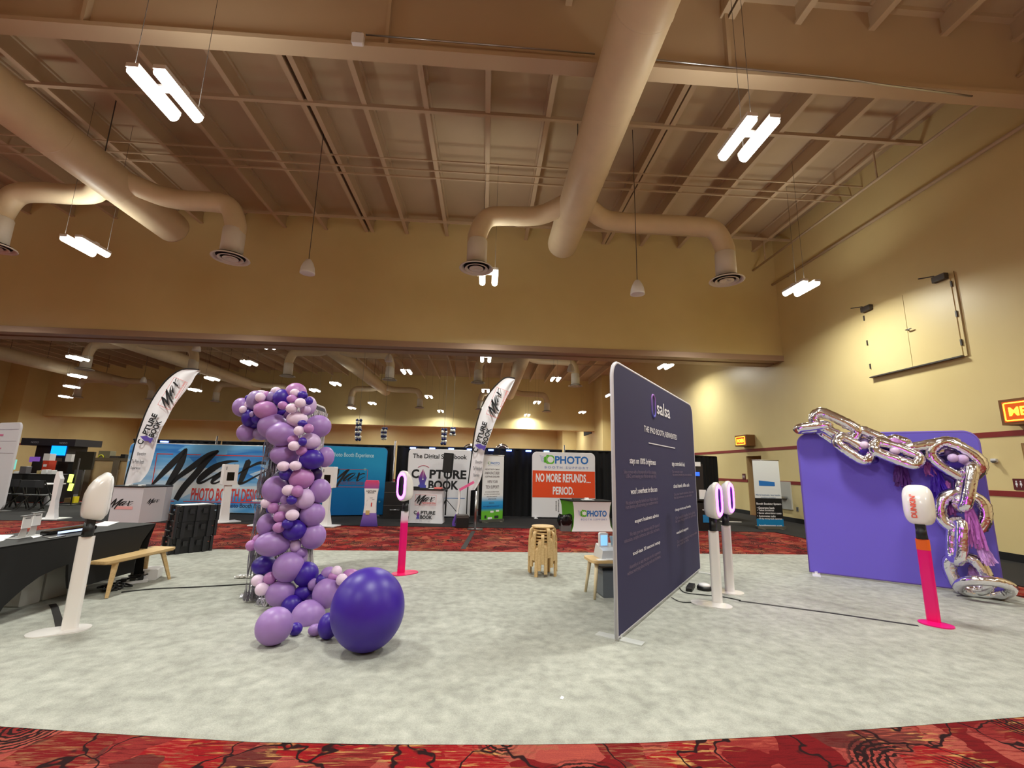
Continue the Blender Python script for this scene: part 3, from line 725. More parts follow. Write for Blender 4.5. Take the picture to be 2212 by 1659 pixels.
b = flo(2018, 1347)
PKST, pkh, M2 = booth_stand(b, facing(b, 172), pl((1983, 1344), (2064, 1361)), M_PINK, M_GLOSS, 'hot pink stand with white head and orange band before the purple panel', M_RING, 1.52, band=mat('orange_vinyl', (236, 104, 34), .35))
# upright wordmark on the back of its head, lying on the rounded shell
M_ORINK = mat('orange_red_ink', (232, 84, 60), .5)
mm = text(MB(), "DUNKIN'", -.028, -.14, .028, .12, 0, .03, 0, 90)
def shell_y(x, z):
    best = .05
    for (hw, hh, cz, y, e), (hw2, hh2, cz2, y2, e2) in zip(HEAD, HEAD[1:]):
        for k in range(12):
            f = k / 12; a = hw + (hw2 - hw) * f; h_ = hh + (hh2 - hh) * f; c = cz + (cz2 - cz) * f; ex = e + (e2 - e) * f
            if (abs(x) / a) ** (2 / ex) + (abs(z - c) / h_) ** (2 / ex) <= 1: best = max(best, y + (y2 - y) * f)
    return best
mm.v = [(-x + .03, 0, z) for x, _, z in mm.v]
mm.v = [(x, shell_y(x, z) + .012, z) for x, _, z in mm.v]
mm.build('head_lettering', M_ORINK, pkh)

# ---------------------------------------------------------------- balloon garland
BCOL = {'L': ('lilac balloon', (158, 122, 190)), 'M': ('mauve balloon', (180, 122, 186)), 'P': ('pale pink balloon', (232, 208, 234)), 'D': ('deep purple balloon', (58, 26, 152)), 'K': ('shaded violet balloon', (52, 24, 96)), 'G': ('dusty lilac balloon', (150, 128, 182)), 'S': ('pale lilac balloon', (204, 176, 220))}  # K is the deep purple darkened, shade put into its colour
def balloon_mesh(name, m, seg=28):
    b = MB(); prof = []
    for i in range(1, 18):
        a = PI * i / 18; z = -math.cos(a); r = math.sin(a); r *= 1.0 - .035 * (z + .2)
        prof.append((r, z))
    prof = [(.03, 1.10), (.055, 1.09), (.028, 1.05), (.06, 1.0)][::-1][::-1]and [(.001, -1.0)] + prof + [(.06, 1.005), (.03, 1.04), (.06, 1.09), (.03, 1.10)]
    b.lathe(prof, seg)
    b.v = [(x, z, -y) for x, y, z in b.v]         # knot points away from the viewer (+y)
    return b.mesh(name, m)
BMESH = {k: balloon_mesh('balloon', mat(v[0].replace(' ', '_'), v[1], .4, var=.05, scale=2)) for k, v in BCOL.items()}
def balloon(px, py, rx, ry, k, Y, parent, ground=False, rot=0.0):
    if ground:
        z = .2
        for _ in range(12):
            c = flo(px, py, z); s = mpp(c); z = ry * s * .985 + .012
        c = flo(px, py, z)
    else: c = at_y(px, py, Y)
    s = mpp(c)
    o = bpy.data.objects.new('balloon', BMESH[k]); COL.objects.link(o)
    o.location = c if parent is None else c - parent.location
    o.scale = (rx * s, (rx + ry) / 2 * s * .95, ry * s)
    o.rotation_euler = (0, math.radians(rot), math.atan2(-c.x, c.y))
    o['label'] = BCOL[k][0]
    return o
YG = 5.55
gl = thing('balloon_garland', (-2.45, YG, 0), 'tall purple and lilac balloon garland climbing the edge of the tinsel panel', 'balloon garland')
def put(lst, ox, oy, sc):
    for e in lst:
        x, y, rx, ry, k, ly = e[:6]
        o = balloon(ox + x / sc, oy + y / sc, rx / sc, ry / sc, k, YG - .11 * (ly if ly != 'g' else 0), gl, ly == 'g')
        o.parent = gl
put([(1285, 255, 200, 190, 'M', 1), (1260, 268, 90, 85, 'P', 2.2), (1420, 310, 95, 80, 'D', 2.2), (1545, 425, 75, 80, 'D', 2.2), (1205, 385, 100, 80, 'M', 2.6), (1010, 370, 170, 180, 'D', 1.5), (1370, 465, 105, 98, 'P', 3), (1020, 515, 92, 85, 'M', 3),
     (1195, 575, 108, 98, 'P', 3), (1540, 520, 145, 190, 'S', .5), (1475, 600, 100, 95, 'S', 2), (890, 235, 100, 90, 'P', 1), (790, 355, 120, 120, 'G', 1.2), (480, 420, 165, 200, 'G', 1.2), (575, 355, 95, 100, 'P', 2.2), (700, 310, 70, 80, 'M', 1.5), (600, 255, 90, 45, 'P', .6),
     (530, 300, 150, 80, 'M', .6), (200, 550, 165, 190, 'L', .5), (320, 365, 48, 58, 'D', .9), (230, 597, 70, 75, 'P', 1.7), (312, 500, 50, 78, 'P', 1.1), (350, 760, 135, 180, 'D', 1.1), (410, 690, 50, 60, 'G', 2.3), (505, 770, 95, 120, 'D', 1.9), (515, 545, 70, 70, 'P', 1.7),
     (680, 610, 215, 185, 'M', 2), (450, 860, 150, 120, 'D', .5), (290, 1055, 170, 180, 'L', .5), (585, 1080, 155, 130, 'G', .3), (830, 930, 285, 255, 'L', 1.5), (1010, 1090, 295, 250, 'L', 2), (975, 640, 120, 85, 'D', 1), (1110, 700, 70, 85, 'L', .8), (1310, 790, 200, 155, 'P', 2), (1730, 930, 245, 225, 'L', 1),
     (1415, 875, 92, 70, 'D', 3.2), (1345, 1020, 100, 100, 'P', 3.4), (1535, 975, 100, 98, 'M', 3.2), (1570, 1235, 195, 170, 'S', 2), (1230, 1200, 108, 90, 'M', 3), (1415, 1235, 82, 85, 'D', 3.4), (1245, 1320, 108, 98, 'P', 3.6), (1395, 1420, 105, 100, 'M', 2.7), (1060, 1500, 270, 210, 'L', 1.5), (1600, 1590, 235, 200, 'D', 2), (1870, 1540, 170, 205, 'L', 1)], 500, 820, 9.217)
put([(765, 60, 105, 90, 'P', 3.2), (980, 50, 105, 85, 'P', 3.2), (830, 200, 130, 110, 'D', 2.5), (1090, 280, 215, 190, 'M', 2), (1340, 200, 115, 125, 'K', .8), (620, 480, 220, 245, 'L', 1.5), (1415, 500, 190, 215, 'L', 1), (855, 490, 108, 98, 'P', 3.2), (1015, 510, 100, 105, 'M', 3.2), (1145, 640, 178, 180, 'S', 2),
     (790, 660, 75, 85, 'L', 2.8), (915, 665, 88, 82, 'D', 3.3), (860, 820, 195, 115, 'S', 1.5), (460, 720, 95, 90, 'P', 2), (590, 810, 100, 95, 'M', 2.2), (500, 840, 45, 55, 'D', 1.5), (1285, 920, 215, 215, 'L', 1.2), (705, 965, 112, 98, 'M', 2.5), (925, 935, 115, 98, 'P', 3.2), (470, 1110, 168, 200, 'L', 1),
     (840, 1090, 95, 90, 'D', 3.2), (690, 1155, 110, 95, 'M', 2.8), (965, 1200, 205, 180, 'D', 2), (1300, 1310, 218, 225, 'L', 1), (575, 1450, 300, 215, 'L', 2), (310, 1380, 95, 98, 'M', 1), (190, 1480, 95, 95, 'M', 1.4), (980, 1480, 95, 120, 'S', 1.5), (1080, 1610, 110, 95, 'L', 1.2), (1130, 740, 200, 200, 'K', .2), (900, 1000, 240, 220, 'K', .2), (800, 300, 220, 200, 'K', .2)], 520, 1000, 8.295)
put([(355, 240, 145, 120, 'D', 1), (660, 260, 185, 182, 'L', 2), (845, 125, 55, 90, 'S', .8), (880, 350, 150, 150, 'D', 1.5), (275, 430, 78, 72, 'P', 2), (430, 400, 80, 74, 'M', 2.2), (325, 540, 82, 78, 'P', 2.6), (565, 590, 178, 160, 'L', 2), (860, 590, 125, 110, 'D', 1.6), (700, 750, 125, 130, 'D', 2.6),
     (480, 1000, 220, 222, 'L', 'g'), (905, 885, 205, 200, 'L', 4.6), (1140, 590, 172, 180, 'L', 3.4), (1160, 1000, 125, 155, 'D', 'g'), (745, 1040, 85, 75, 'D', 'g'), (1000, 1050, 90, 70, 'L', 'g'), (1170, 345, 100, 85, 'L', 2), (1100, 420, 90, 82, 'D', 2.2), (1265, 315, 65, 67, 'P', 3), (1220, 380, 62, 52, 'M', 3.2), (1330, 420, 72, 72, 'P', 3.8), (1440, 370, 110, 82, 'M', 2.2), (970, 480, 65, 75, 'L', 2), (1000, 700, 130, 110, 'K', 2.2)], 510, 1180, 5.821)
g = balloon(510 + 1660 / 5.821, 1180 + 780 / 5.821, 450 / 5.821, 488 / 5.821, 'D', 0, None, True)
g.name = 'giant_balloon'
g.data = balloon_mesh('giant_balloon', mat('deep purple balloon'.replace(' ', '_')), 64)
tag(g, 'giant deep purple balloon on the carpet at the foot of the garland', 'balloon')

# tinsel-covered panel behind the garland
TP = Plane(flo(553, 1300), flo(672, 1227))
tp = panel(TP, TP.w, 2.5, 'tinsel_panel', 'white framed panel hung with silver tinsel, behind the balloon garland', 'display panel', mat('dark_backing', (60, 54, 66), .6), M_WHITE, .16, .03, (.02, .98), .3, M_WHITE)
m = MB(); N = 90
for s_, y0 in ((-1, -.02), (1, .055)):
    for i in range(N):
        x = .05 + (TP.w - .1) * i / N; w_ = TP.w / N * .55; V = []
        ph = random.random() * 6; ln = random.uniform(-.02, .03)
        for k in range(9):
            z = 2.42 - (2.40 + ln) * k / 8; dx = .012 * math.sin(ph + k * 1.3); dy = .012 * math.sin(ph * 2 + k * 1.7) + s_ * .02 * (k / 8)
            V += [(x - w_ + dx, y0 + dy, z), (x + w_ + dx, y0 + dy + .008 * s_ * (-1) ** k, z)]
        m.add(V, [(2 * k, 2 * k + 1, 2 * k + 3, 2 * k + 2) for k in range(8)])
for i in range(60):
    x = random.uniform(-.10, .03); y0 = random.uniform(-.10, .12); V = []; ph = random.random() * 6; w_ = .009
    for k in range(12):
        z = 2.45 - 2.42 * k / 11; sp_ = .45 + .55 * math.sin(PI * min(k / 6, 1) / 2); dx = .014 * math.sin(ph + k * 1.9); dy = .014 * math.cos(ph + k * 2.3)
        V += [(x * sp_ - w_ + dx, y0 * sp_ + dy, z), (x * sp_ + w_ + dx, y0 * sp_ + dy + .01 * (-1) ** k, z)]
    m.add(V, [(2 * k, 2 * k + 1, 2 * k + 3, 2 * k + 2) for k in range(11)])
m.build('tinsel_curtain', M_TINSEL, tp)
def tinsel_heap(pxs, n, spread, name, label, h=.06):
    m = MB()
    for i in range(n):
        px, py = random.choice(pxs); c = flo(px + random.gauss(0, spread), py + random.gauss(0, spread * .45)); c.z = .014
        a = random.random() * 6.28; l = random.uniform(.03, .10); t_ = Vector((math.cos(a), math.sin(a), 0)) * l; n_ = Vector((-math.sin(a), math.cos(a), 0)) * .008; hz = random.uniform(.004, h)
        V = []
        for k in range(4):
            p = c + t_ * (k / 3 - .5) + Vector((0, 0, hz * math.sin(PI * k / 3))); V += [p - n_, p + n_ + Vector((0, 0, random.uniform(0, .01)))]
        m.add(V, [(2 * k, 2 * k + 1, 2 * k + 3, 2 * k + 2) for k in range(3)])
    return tag(m.build(name, M_TINSEL), label, 'tinsel', None, 'stuff')
tinsel_heap([(556, 1268), (563, 1290), (575, 1300), (590, 1308), (600, 1303), (572, 1308)], 320, 7, 'tinsel_shreds', 'silver tinsel shreds lying on the carpet left of the garland foot', .10)
tinsel_heap([(525, 1290), (535, 1286), (543, 1283)], 40, 4, 'tinsel_shreds', 'thin trail of silver tinsel beside the tinsel heap', .02)
for i, (px, py) in enumerate(((515, 1247), (524, 1247), (531, 1246), (537, 1247), (542, 1246))): 
    o = tag(MB().box(-.025, .025, -.03, .03, 0, .03, 0, .008).build('clip_light', M_GLOSS, None, flo(px, py, .026)), 'tiny white lamp on a clear strip left of the garland', 'clip light', 'tiny white lamps on the clear strip')
a, b2 = flo(509, 1250), flo(548, 1246)
P_ = Plane(a, b2); o = tag(MB().box(-.02, P_.w, -.05, .05, .013, .026).build('clear_strip', mat('frosted_strip', (214, 216, 214), .3), None, (a.x, a.y, 0), P_.rz), 'frosted base strip on the carpet left of the garland', 'strip')

# ---------------------------------------------------------------- silver foil chain on the purple panel
def Q(cx, cy, y=-.16): return PP.uv(1660 + cx / 2.962, 840 + cy / 2.962, y)
chain = thing('foil_chain', (PP.A.x, PP.A.y, 0), 'big silver foil balloon chain draped over the purple panel down to the floor', 'balloon chain', PP.rz)
def link(A, B, hw, roll, y=-.16, tr=.074, tilt=0.0, flatfloor=False):
    a = Vector((Q(*A, y)[0], y, Q(*A, y)[1])); b = Vector((Q(*B, y)[0], y + tilt, Q(*B, y)[1]))
    if flatfloor: pass
    c = (a + b) / 2; ax = (b - a).normalized(); L = (b - a).length / 2 - tr
    nrm = Vector((0, -1, 0)); nrm = (nrm - ax * nrm.dot(ax)).normalized(); side = ax.cross(nrm)
    R = Matrix.Rotation(math.radians(roll), 3, ax); side = R @ side; nrm = R @ nrm
    r = hw - tr; st_ = max(L - r, .01); pts = []; N = 72
    for i in range(N):
        t = 2 * PI * i / N; ca, sa = math.cos(t), math.sin(t)
        u = st_ * max(-1, min(1, 1.7 * ca)) + r * ca * 1.0; v = r * math.copysign(abs(sa) ** .8, sa)
        pts.append(c + ax * u + side * v)
    m = MB(); seg = 16; V = []
    for i, p in enumerate(pts):
        t = (pts[(i + 1) % N] - pts[i - 1]).normalized(); out = (p - c); out = (out - t * out.dot(t)); out = (out - nrm * out.dot(nrm)); 
        out = out.normalized() if out.length > 1e-4 else side
        for k in range(seg):
            an = 2 * PI * k / seg; inner = max(0, -math.cos(an)); outer = max(0, math.cos(an))
            seamw = (.10 * inner ** 2 + .05 * outer ** 6) * math.sin(i * 2.1 + 1.3 * math.sin(i * .7)) + (.16 if k in (0, seg // 2) else 0) * (.7 + .3 * math.sin(i * 2.9))
            rad = tr * (1 + seamw) * (1 + .03 * math.sin(i * .55 + k))
            V.append(p + (out * math.cos(an) + nrm * math.sin(an)) * rad)
    F = [(i * seg + k, i * seg + (k + 1) % seg, ((i + 1) % N) * seg + (k + 1) % seg, ((i + 1) % N) * seg + k) for i in range(N) for k in range(seg)]
    m.add(V, F, True); return m.build('chain_link', M_CHROME, chain)
link((160, 262), (410, 232), .15, 78, -.12)
link((268, 158), (590, 315), .19, 12, -.17)
link((300, 240), (680, 470), .17, 62, -.06)
link((420, 300), (672, 465), .165, -18, -.22)
link((545, 262), (780, 372), .15, 40, -.12)
link((640, 345), (1000, 478), .17, -14, -.26)
link((760, 312), (930, 372), .13, 70, -.10)
link((840, 410), (1240, 352), .17, 50, -.16)
link((1030, 345), (1370, 560), .25, 6, -.24)
link((1290, 465), (1225, 790), .17, 74, -.30)
link((1255, 640), (1225, 935), .30, 4, -.22)
link((1215, 815), (1200, 1130), .17, 72, -.30)
link((1215, 1040), (1335, 1325), .25, 24, -.24)
lk = link((1195, 1258), (1578, 1292), .30, 58, -.44, .060)
# small balloon clusters tied among the links
def cluster(lst, label, y=-.14):
    c0 = lst[0]; u, z = Q(c0[0], c0[1], y); W0 = PP.A + PP.d * u - PP.n * 0 + Vector((0, 0, z))
    p = PP.A + PP.d * u + PP.n * (-y) + Vector((0, 0, z))
    t = thing('balloon_cluster', p, label, 'balloon cluster', PP.rz)
    for (cx, cy, r, k, dy) in lst:
        u1, z1 = Q(cx, cy, y); s = mpp(p) / 2.962 * r
        o = bpy.data.objects.new('balloon', BMESH[k]); COL.objects.link(o); o.parent = t
        o.location = (u1 - u, dy, z1 - z); o.scale = (s, s, s); o['label'] = BCOL[k][0]
cluster([(607, 362, 24, 'P', -.12), (570, 395, 28, 'M', 0), (612, 398, 34, 'D', -.05), (610, 345, 40, 'G', .06), (680, 455, 22, 'D', .02)], 'three small balloons tied in the chain at the left')
cluster([(800, 398, 27, 'P', -.12), (800, 350, 36, 'M', -.06), (825, 365, 36, 'D', .04), (755, 385, 32, 'D', .02)], 'small mauve and pale balloons tied in the middle of the chain')
cluster([(1160, 445, 27, 'S', -.16), (1222, 452, 30, 'S', -.14), (1192, 478, 38, 'D', -.08), (1150, 400, 34, 'G', .04), (1195, 420, 24, 'L', .02)], 'two pale balloons and a purple one in the chain corner link')
# tassels
def tassel(x0, y0, x1, y1, k, label, c, y=-.10, n=46, lean=0.0):
    a = Q(x0, y0, y); b = Q(x1, y1, y); w_, h_ = b[0] - a[0], a[1] - b[1]
    p = PP.A + PP.d * ((a[0] + b[0]) / 2) + PP.n * (-y) + Vector((0, 0, a[1]))
    t = thing('tassel', p, label, 'tassel', PP.rz, 'tissue tassels on the chain')
    MB().tube([(-.01, 0, .03), (0, 0, 0), (0.0, 0, -.07)], [.012, .02, .03], 10).build('tassel_knot', c, t)
    m = MB()
    for i in range(n):
        f = (i + random.random()) / n - .5; yy = random.uniform(-.05, .03); V = []; L = h_ * random.uniform(.75, 1.02); ww = random.uniform(.006, .013)
        for q in range(5):
            s = q / 4; x = (f * w_ * (.35 + .65 * s ** .7)) + lean * s * w_ + .012 * math.sin(i * 1.7 + q * 1.4); yv = yy * (.3 + s) + .012 * math.cos(i + q * 2)
            V += [(x - ww, yv, -L * s), (x + ww, yv + .012 * math.sin(i * 3.1), -L * s)]
        m.add(V, [(2 * q, 2 * q + 1, 2 * q + 3, 2 * q + 2) for q in range(4)])
    m.build('fringe', c, t)
TV, TM, TD, TL = mat('violet_tissue', (64, 20, 170), .6), mat('mauve_tissue', (178, 96, 178), .6), mat('plum_tissue', (84, 30, 120), .6), mat('lilac_tissue', (200, 150, 216), .6)
tassel(785, 470, 918, 632, 0, 'plum tassel hanging under the middle of the chain', TD, -.08)
tassel(975, 440, 1062, 560, 0, 'mauve tassel behind the top of the corner link', TM, -.08, 26, .2)
tassel(1010, 500, 1150, 715, 0, 'deep violet tassel below the corner link', TV, -.10, 60, .15)
tassel(1125, 600, 1200, 815, 0, 'narrow mauve tassel left of the hanging links', TM, -.12, 26)
tassel(1230, 750, 1375, 1030, 0, 'long mauve tassel hanging in front of the round link', TM, -.36, 60, .2)
tassel(1300, 960, 1425, 1130, 0, 'lilac tassel at the end of the long mauve one', TL, -.34, 40, .3)
tassel(1265, 1140, 1350, 1285, 0, 'pale lilac tassel inside the lowest hanging link', TL, -.20, 34)
# ---------------------------------------------------------------- pipe and drape along the back
def drape(A, B, h, label, group=None):
    P = Plane(A, B); t = thing('drape_curtain', (P.A.x, P.A.y, 0), label, 'curtain', P.rz, group)
    n = int(P.w / .045); m = MB(); V = []
    for i in range(n + 1):
        x = P.w * i / n; y = .035 * math.sin(i * 1.15) + .02 * math.sin(i * .37 + A[0])
        V += [(x, y * 1.2, .012), (x, y, h - .03)]
    m.add(V, [(2 * i, 2 * i + 2, 2 * i + 3, 2 * i + 1) for i in range(n)], True).build('cloth', M_DRAPE, t)
    MB().tube([(0, .0, h - .03), (P.w, .0, h - .03)], .03, 8).build('top_rod', M_BLKMATTE, t)
    return t
DY = 15.55
def dx(px): return at_y(px, 960, DY).x
cuts = [285, 478, 670, 857, 1036, 1216, 1400]
for i in range(6):
    a, b = dx(cuts[i]), dx(cuts[i + 1])
    drape((a + .03, DY), (b - .03, DY), 2.28, 'black cloth curtain section behind ' + ('the blue and white wall print, left end', 'the blue and white wall print, right end', 'the balloons and the blue print', 'the white pen-logo panel', 'the slim roll-up banner', 'the orange and white panel')[i], 'black curtain sections')
drape((dx(1400) + .05, DY), (9.05, 17.2), 2.25, 'black cloth curtain section running behind the dark plum panel to the right wall', 'black curtain sections')
pole0 = None
for px, lab in ((478, 'pale curtain pole above the kiosk'), (857, 'pale curtain pole left of the white pen-logo panel'), (1216, 'pale curtain pole above the orange and white panel')):
    if pole0 is None:
        o = pole0 = tag(MB().tube([(0, 0, .02), (0, 0, 2.42)], .024, 10).lathe([(.2, 0), (.2, .02), (.03, .025)], 16, False, (0, 0, .008)).build('drape_pole', M_METAL), lab, 'pole', 'curtain poles')
    else: o = copy_tree(pole0); o['label'] = lab
    o.location = (dx(px), DY - .28, 0)
M_BLED = mat('lit_blue_led', (90, 120, 255), .4, emit=6, ec=(110, 140, 255))
led0 = None
for px in (352, 892, 934, 975, 1015, 1061, 1100, 1142, 1181):
    x = at_y(px, 960, DY - .12).x
    if led0 is None:
        led0 = o = MB().box(-.09, .09, -.03, .10, -.025, .025).build('led_light', M_BLED)
    else: o = copy_tree(led0)
    o.location = (x, DY - .11, 2.20)
    tag(o, 'small blue light clipped along the top edge of the black curtain', 'light', 'blue lights on the curtain top')

# ---------------------------------------------------------------- big blue and white wall print
WP = Plane(flo(256, 1106), flo(604, 1113)); WPH = 2.11
wall = panel(WP, WP.w, WPH, 'banner_display', 'long blue and white printed wall with a huge black brush-script word', 'display panel', m_bluestreak(), M_WHITE, .14, .05, (.3, .97), .3)
q0 = WP.uv(323, 1103); q1 = WP.uv(583, 971)
a = WP.uv(322, 1056); b = WP.uv(578, 965)
m = MB(); sx0 = WP.uv(323, 1056)[0]; sx1 = WP.uv(578, 1000)[0]
script_logo(m, sx0, WP.uv(395, 1087)[1], sx1, WP.uv(392, 967)[1])
m.build('script_word', M_INK, wall)
m = MB()
fx0 = WP.uv(322, 1080)[0]; fx1 = WP.uv(600, 1080)[0]; zt = WP.uv(450, 982)[1]; zb = WP.uv(450, 1085)[1]; w_ = .025
m.box(fx0, fx0 + w_, -.005, -.003, zb, zt).box(fx0, WP.uv(374, 982)[0], -.005, -.003, zt - w_, zt).box(WP.uv(395, 982)[0], WP.uv(434, 982)[0], -.005, -.003, zt - w_, zt).box(WP.uv(462, 982)[0], fx1, -.005, -.003, zt - w_, zt)
m.box(fx0, WP.uv(376, 1082)[0], -.005, -.003, zb, zb + w_).box(WP.uv(396, 1082)[0], fx1, -.005, -.003, zb, zb + w_)
m.build('red_outline', M_REDINK, wall)
bx = WP.box(411, 1057, 571, 1081); m = MB(); text(m, 'PHOTO BOOTH DESIGN', bx[0], bx[1], bx[2], bx[3], -.005, .025); m.build('red_lettering', M_REDINK, wall)
bx = WP.box(425, 1089, 590, 1098); m = MB(); text(m, 'Elevating The Photo Booth Experience', bx[0], bx[1], bx[2] + .1, bx[3], -.005, .02); m.build('dark_lettering', mat('navy_print_ink', (44, 62, 90), .7), wall)
# blue bokeh panel behind the balloons
BP = Plane(flo(672, 1117), flo(826, 1115)); bp = panel(BP, BP.w, 2.15, 'fabric_display', 'blue bubble-print panel with black brush-script word, right of the balloons', 'display panel', m_bluebokeh(), mat('blue_edge', (30, 110, 170), .6), .13, .05, (.1, .97), .3)
m = MB(); bx = BP.box(718, 1013, 790, 1054); script_logo(m, bx[0] - .15, bx[1], bx[2], bx[3]); m.build('script_word', M_INK, bp)
bx = BP.box(690, 981, 808, 988); m = MB(); text(m, 'Elevating The Photo Booth Experience', bx[0] - .35, bx[1], bx[2], bx[3] + .02, -.005, .02); m.build('pale_lettering', mat('pale_blue_ink', (170, 214, 232), .7), bp)
m = MB(); bx = BP.box(715, 1015, 794, 1052); t_ = .012
m.box(bx[0], bx[2], -.005, -.003, bx[3], bx[3] + t_).box(bx[0], bx[2], -.005, -.003, bx[1], bx[1] + t_).box(bx[2], bx[2] + t_, -.005, -.003, bx[1], bx[3]).build('red_outline', M_REDINK, bp)
bx = BP.box(733, 1042, 785, 1047); m = MB(); text(m, 'PHOTO BOOTH DESIGN', bx[0], bx[1], bx[2], bx[3] + .02, -.004, .02); m.build('red_lettering', mat('dull_red_ink', (110, 80, 110), .7), bp)
# white pen-logo panel
M_NIB = m_grad('violet_to_blue_ink', [(0, (70, 80, 180)), (.5, (92, 66, 150)), (1, (172, 66, 110))], 2)
CP = Plane(flo(875, 1118), flo(1014, 1119)); cp = panel(CP, CP.w, 2.14, 'fabric_display', 'white display panel with a pen-nib logo in black, violet and blue', 'display panel', M_FABW, M_WHITE, .13, .05, (.05, .95), .3)
C4 = lambda x0, y0, x1, y1: CP.box(860 + x0 / 7.9, 950 + y0 / 7.9, 860 + x1 / 7.9, 950 + y1 / 7.9)
def book_logo(mbk, box, y=-.005):
    """big letters around the gap where the nib stands; box = outer rectangle of the two text lines"""
    x0, z0, x1, z1 = box; w, h = x1 - x0, z1 - z0; zm = z0 + h * .5
    text(mbk, 'C', x0, zm + .04 * h, x0 + .135 * w, z1, y, .035); text(mbk, 'PTURE', x0 + .325 * w, zm + .04 * h, x1, z1 - .01 * h, y, .035)
    text(mbk, 'BOOK', x0 + .315 * w, z0, x0 + .86 * w, z0 + .45 * h, y, .035)
m = MB(); b4 = C4(212, 520, 1168, 840); book_logo(m, b4); b4b = C4(248, 258, 1176, 335); text(m, 'The Digital Scrapbook', b4b[0], b4b[1], b4b[2], b4b[3], -.005, .02)
m.build('black_lettering', M_INK, cp)
m = MB(); b4 = C4(328, 500, 505, 832); nib(m, *b4, -.005); nb = m.build('pen_nib_mark', M_NIB, cp)
m = MB(); c_ = C4(405, 655, 440, 690); m.lathe([(.001, 0), (.022, 0)], 16, False, caps=False) if False else None
cx, cz = (c_[0] + c_[2]) / 2, (c_[1] + c_[3]) / 2; m.prism(arc(cx, cz, .025, 0, 330, 11), -.0065, -.006).box(cx - .004, cx + .004, -.0065, -.006, cz, C4(420, 520, 440, 560)[3]); m.build('nib_slit', M_WHITE, cp)
b5 = C4(340, 440, 532, 470); m = MB(); m.tube([(b5[0] + (b5[2] - b5[0]) * i / 8, -.006, b5[1] + (b5[3] - b5[1]) * math.sin(PI * i / 8)) for i in range(9)], .009, 6).build('red_arc', mat('rose_ink', (196, 84, 110), .7), cp)
b5 = C4(740, 985, 1140, 1000); MB().box(b5[0], b5[2], -.005, -.003, b5[1], b5[1] + .02).build('blue_rule', mat('blue_rule_ink', (92, 130, 190), .7), cp)
# orange and white panel
OP = Plane(flo(1149, 1120), flo(1286, 1122)); op = panel(OP, OP.w, 2.15, 'fabric_display', 'white panel with an orange band and large white capitals, right of the slim banner', 'display panel', M_FABW, M_WHITE, .14, .05, (.02, .98), .45, M_WHITE)
C5 = lambda x0, y0, x1, y1: OP.box(1120 + x0 / 7.9, 950 + y0 / 7.9, 1120 + x1 / 7.9, 950 + y1 / 7.9)
b5 = C5(230, 545, 1290, 980); MB().box(.0, OP.w, -.004, -.001, b5[1], b5[3]).build('orange_band', mat('orange_print', (226, 72, 20), .7), op)
m = MB(); b6 = C5(295, 590, 1150, 718); text(m, 'NO MORE REFUNDS', b6[0], b6[1], b6[2], b6[3], -.006, .03); 
zd = b6[1]; 
for k in range(3): xk = C5(1160 + 26 * k, 700, 1178 + 26 * k, 722); m.box(xk[0], xk[2], -.006, -.005, zd, zd + .035)
b6 = C5(585, 805, 945, 935); text(m, 'PERIOD.', b6[0], b6[1], b6[2], b6[3], -.006, .03); m.build('white_lettering', M_TXTW, op)
M_BLUEINK = mat('blue_print_ink', (36, 108, 186), .7); M_GREENINK = mat('green_print_ink', (96, 184, 40), .7); M_LAV = mat('lavender_print_ink', (140, 150, 196), .7)
def photo_logo(par, P, box, small=True):
    """camera mark with PHOTO over BOOTH SUPPORT; box = outer rectangle"""
    x0, z0, x1, z1 = box; w, h = x1 - x0, z1 - z0; zt = z0 + h * .36
    m = MB(); m.prism(rrect(x0 + .13 * w, x0 + .31 * w, zt - .02 * h, z1 - .03 * h, .05 * w), -.004, -.003).prism(rrect(x0 + .10 * w, x0 + .15 * w, zt + .06 * h, z1 - .15 * h, .02 * w), -.004, -.003).box(x0 + .15 * w, x0 + .2 * w, -.004, -.003, z1 - .05 * h, z1); m.build('camera_mark', M_GREENINK, par)
    cx, cz = x0 + .235 * w, zt + .30 * h
    m = MB(); m.prism(arc(cx, cz, .062 * w, 0, 345, 23), -.006, -.005); m.tube([(x0 + .165 * w, -.005, zt + .02 * h), (x0 + .155 * w, -.005, zt + .3 * h), (x0 + .165 * w, -.005, z1 - .12 * h)], .005, 5); m.build('camera_lens', M_WHITE, par)
    m = MB(); text(m, 'PHOTO', x0 + .325 * w, zt, x1, z1 - .06 * h, -.005, .03)
    for r in range(5):
        for c in range(4):
            m.box(x0 + (.02 + c * .022 + r * .008) * w, x0 + (.032 + c * .022 + r * .008) * w, -.004, -.003, z1 - (.08 + r * .1 + c * .03) * h, z1 - (.05 + r * .1 + c * .03) * h)
    m.build('blue_lettering', M_BLUEINK, par)
    m = MB(); text(m, 'B O O T H   S U P P O R T', x0 + .12 * w, z0, x1, z0 + .17 * h, -.005, .02); m.build('lavender_lettering', M_LAV, par)
photo_logo(op, OP, C5(345, 275, 1190, 485))
m = MB(); b6 = C5(632, 1040, 655, 1210); text(m, 'EXPLORE OUR', b6[0], b6[1], b6[2], b6[3], -.005, .02, 0, 90); b6 = C5(672, 1020, 695, 1232); text(m, 'BOOTH SUPPORT APP', b6[0], b6[1], b6[2], b6[3], -.005, .02, 0, 90); m.build('small_dark_lettering', mat('soft_black_ink', (60, 60, 66), .7), op)

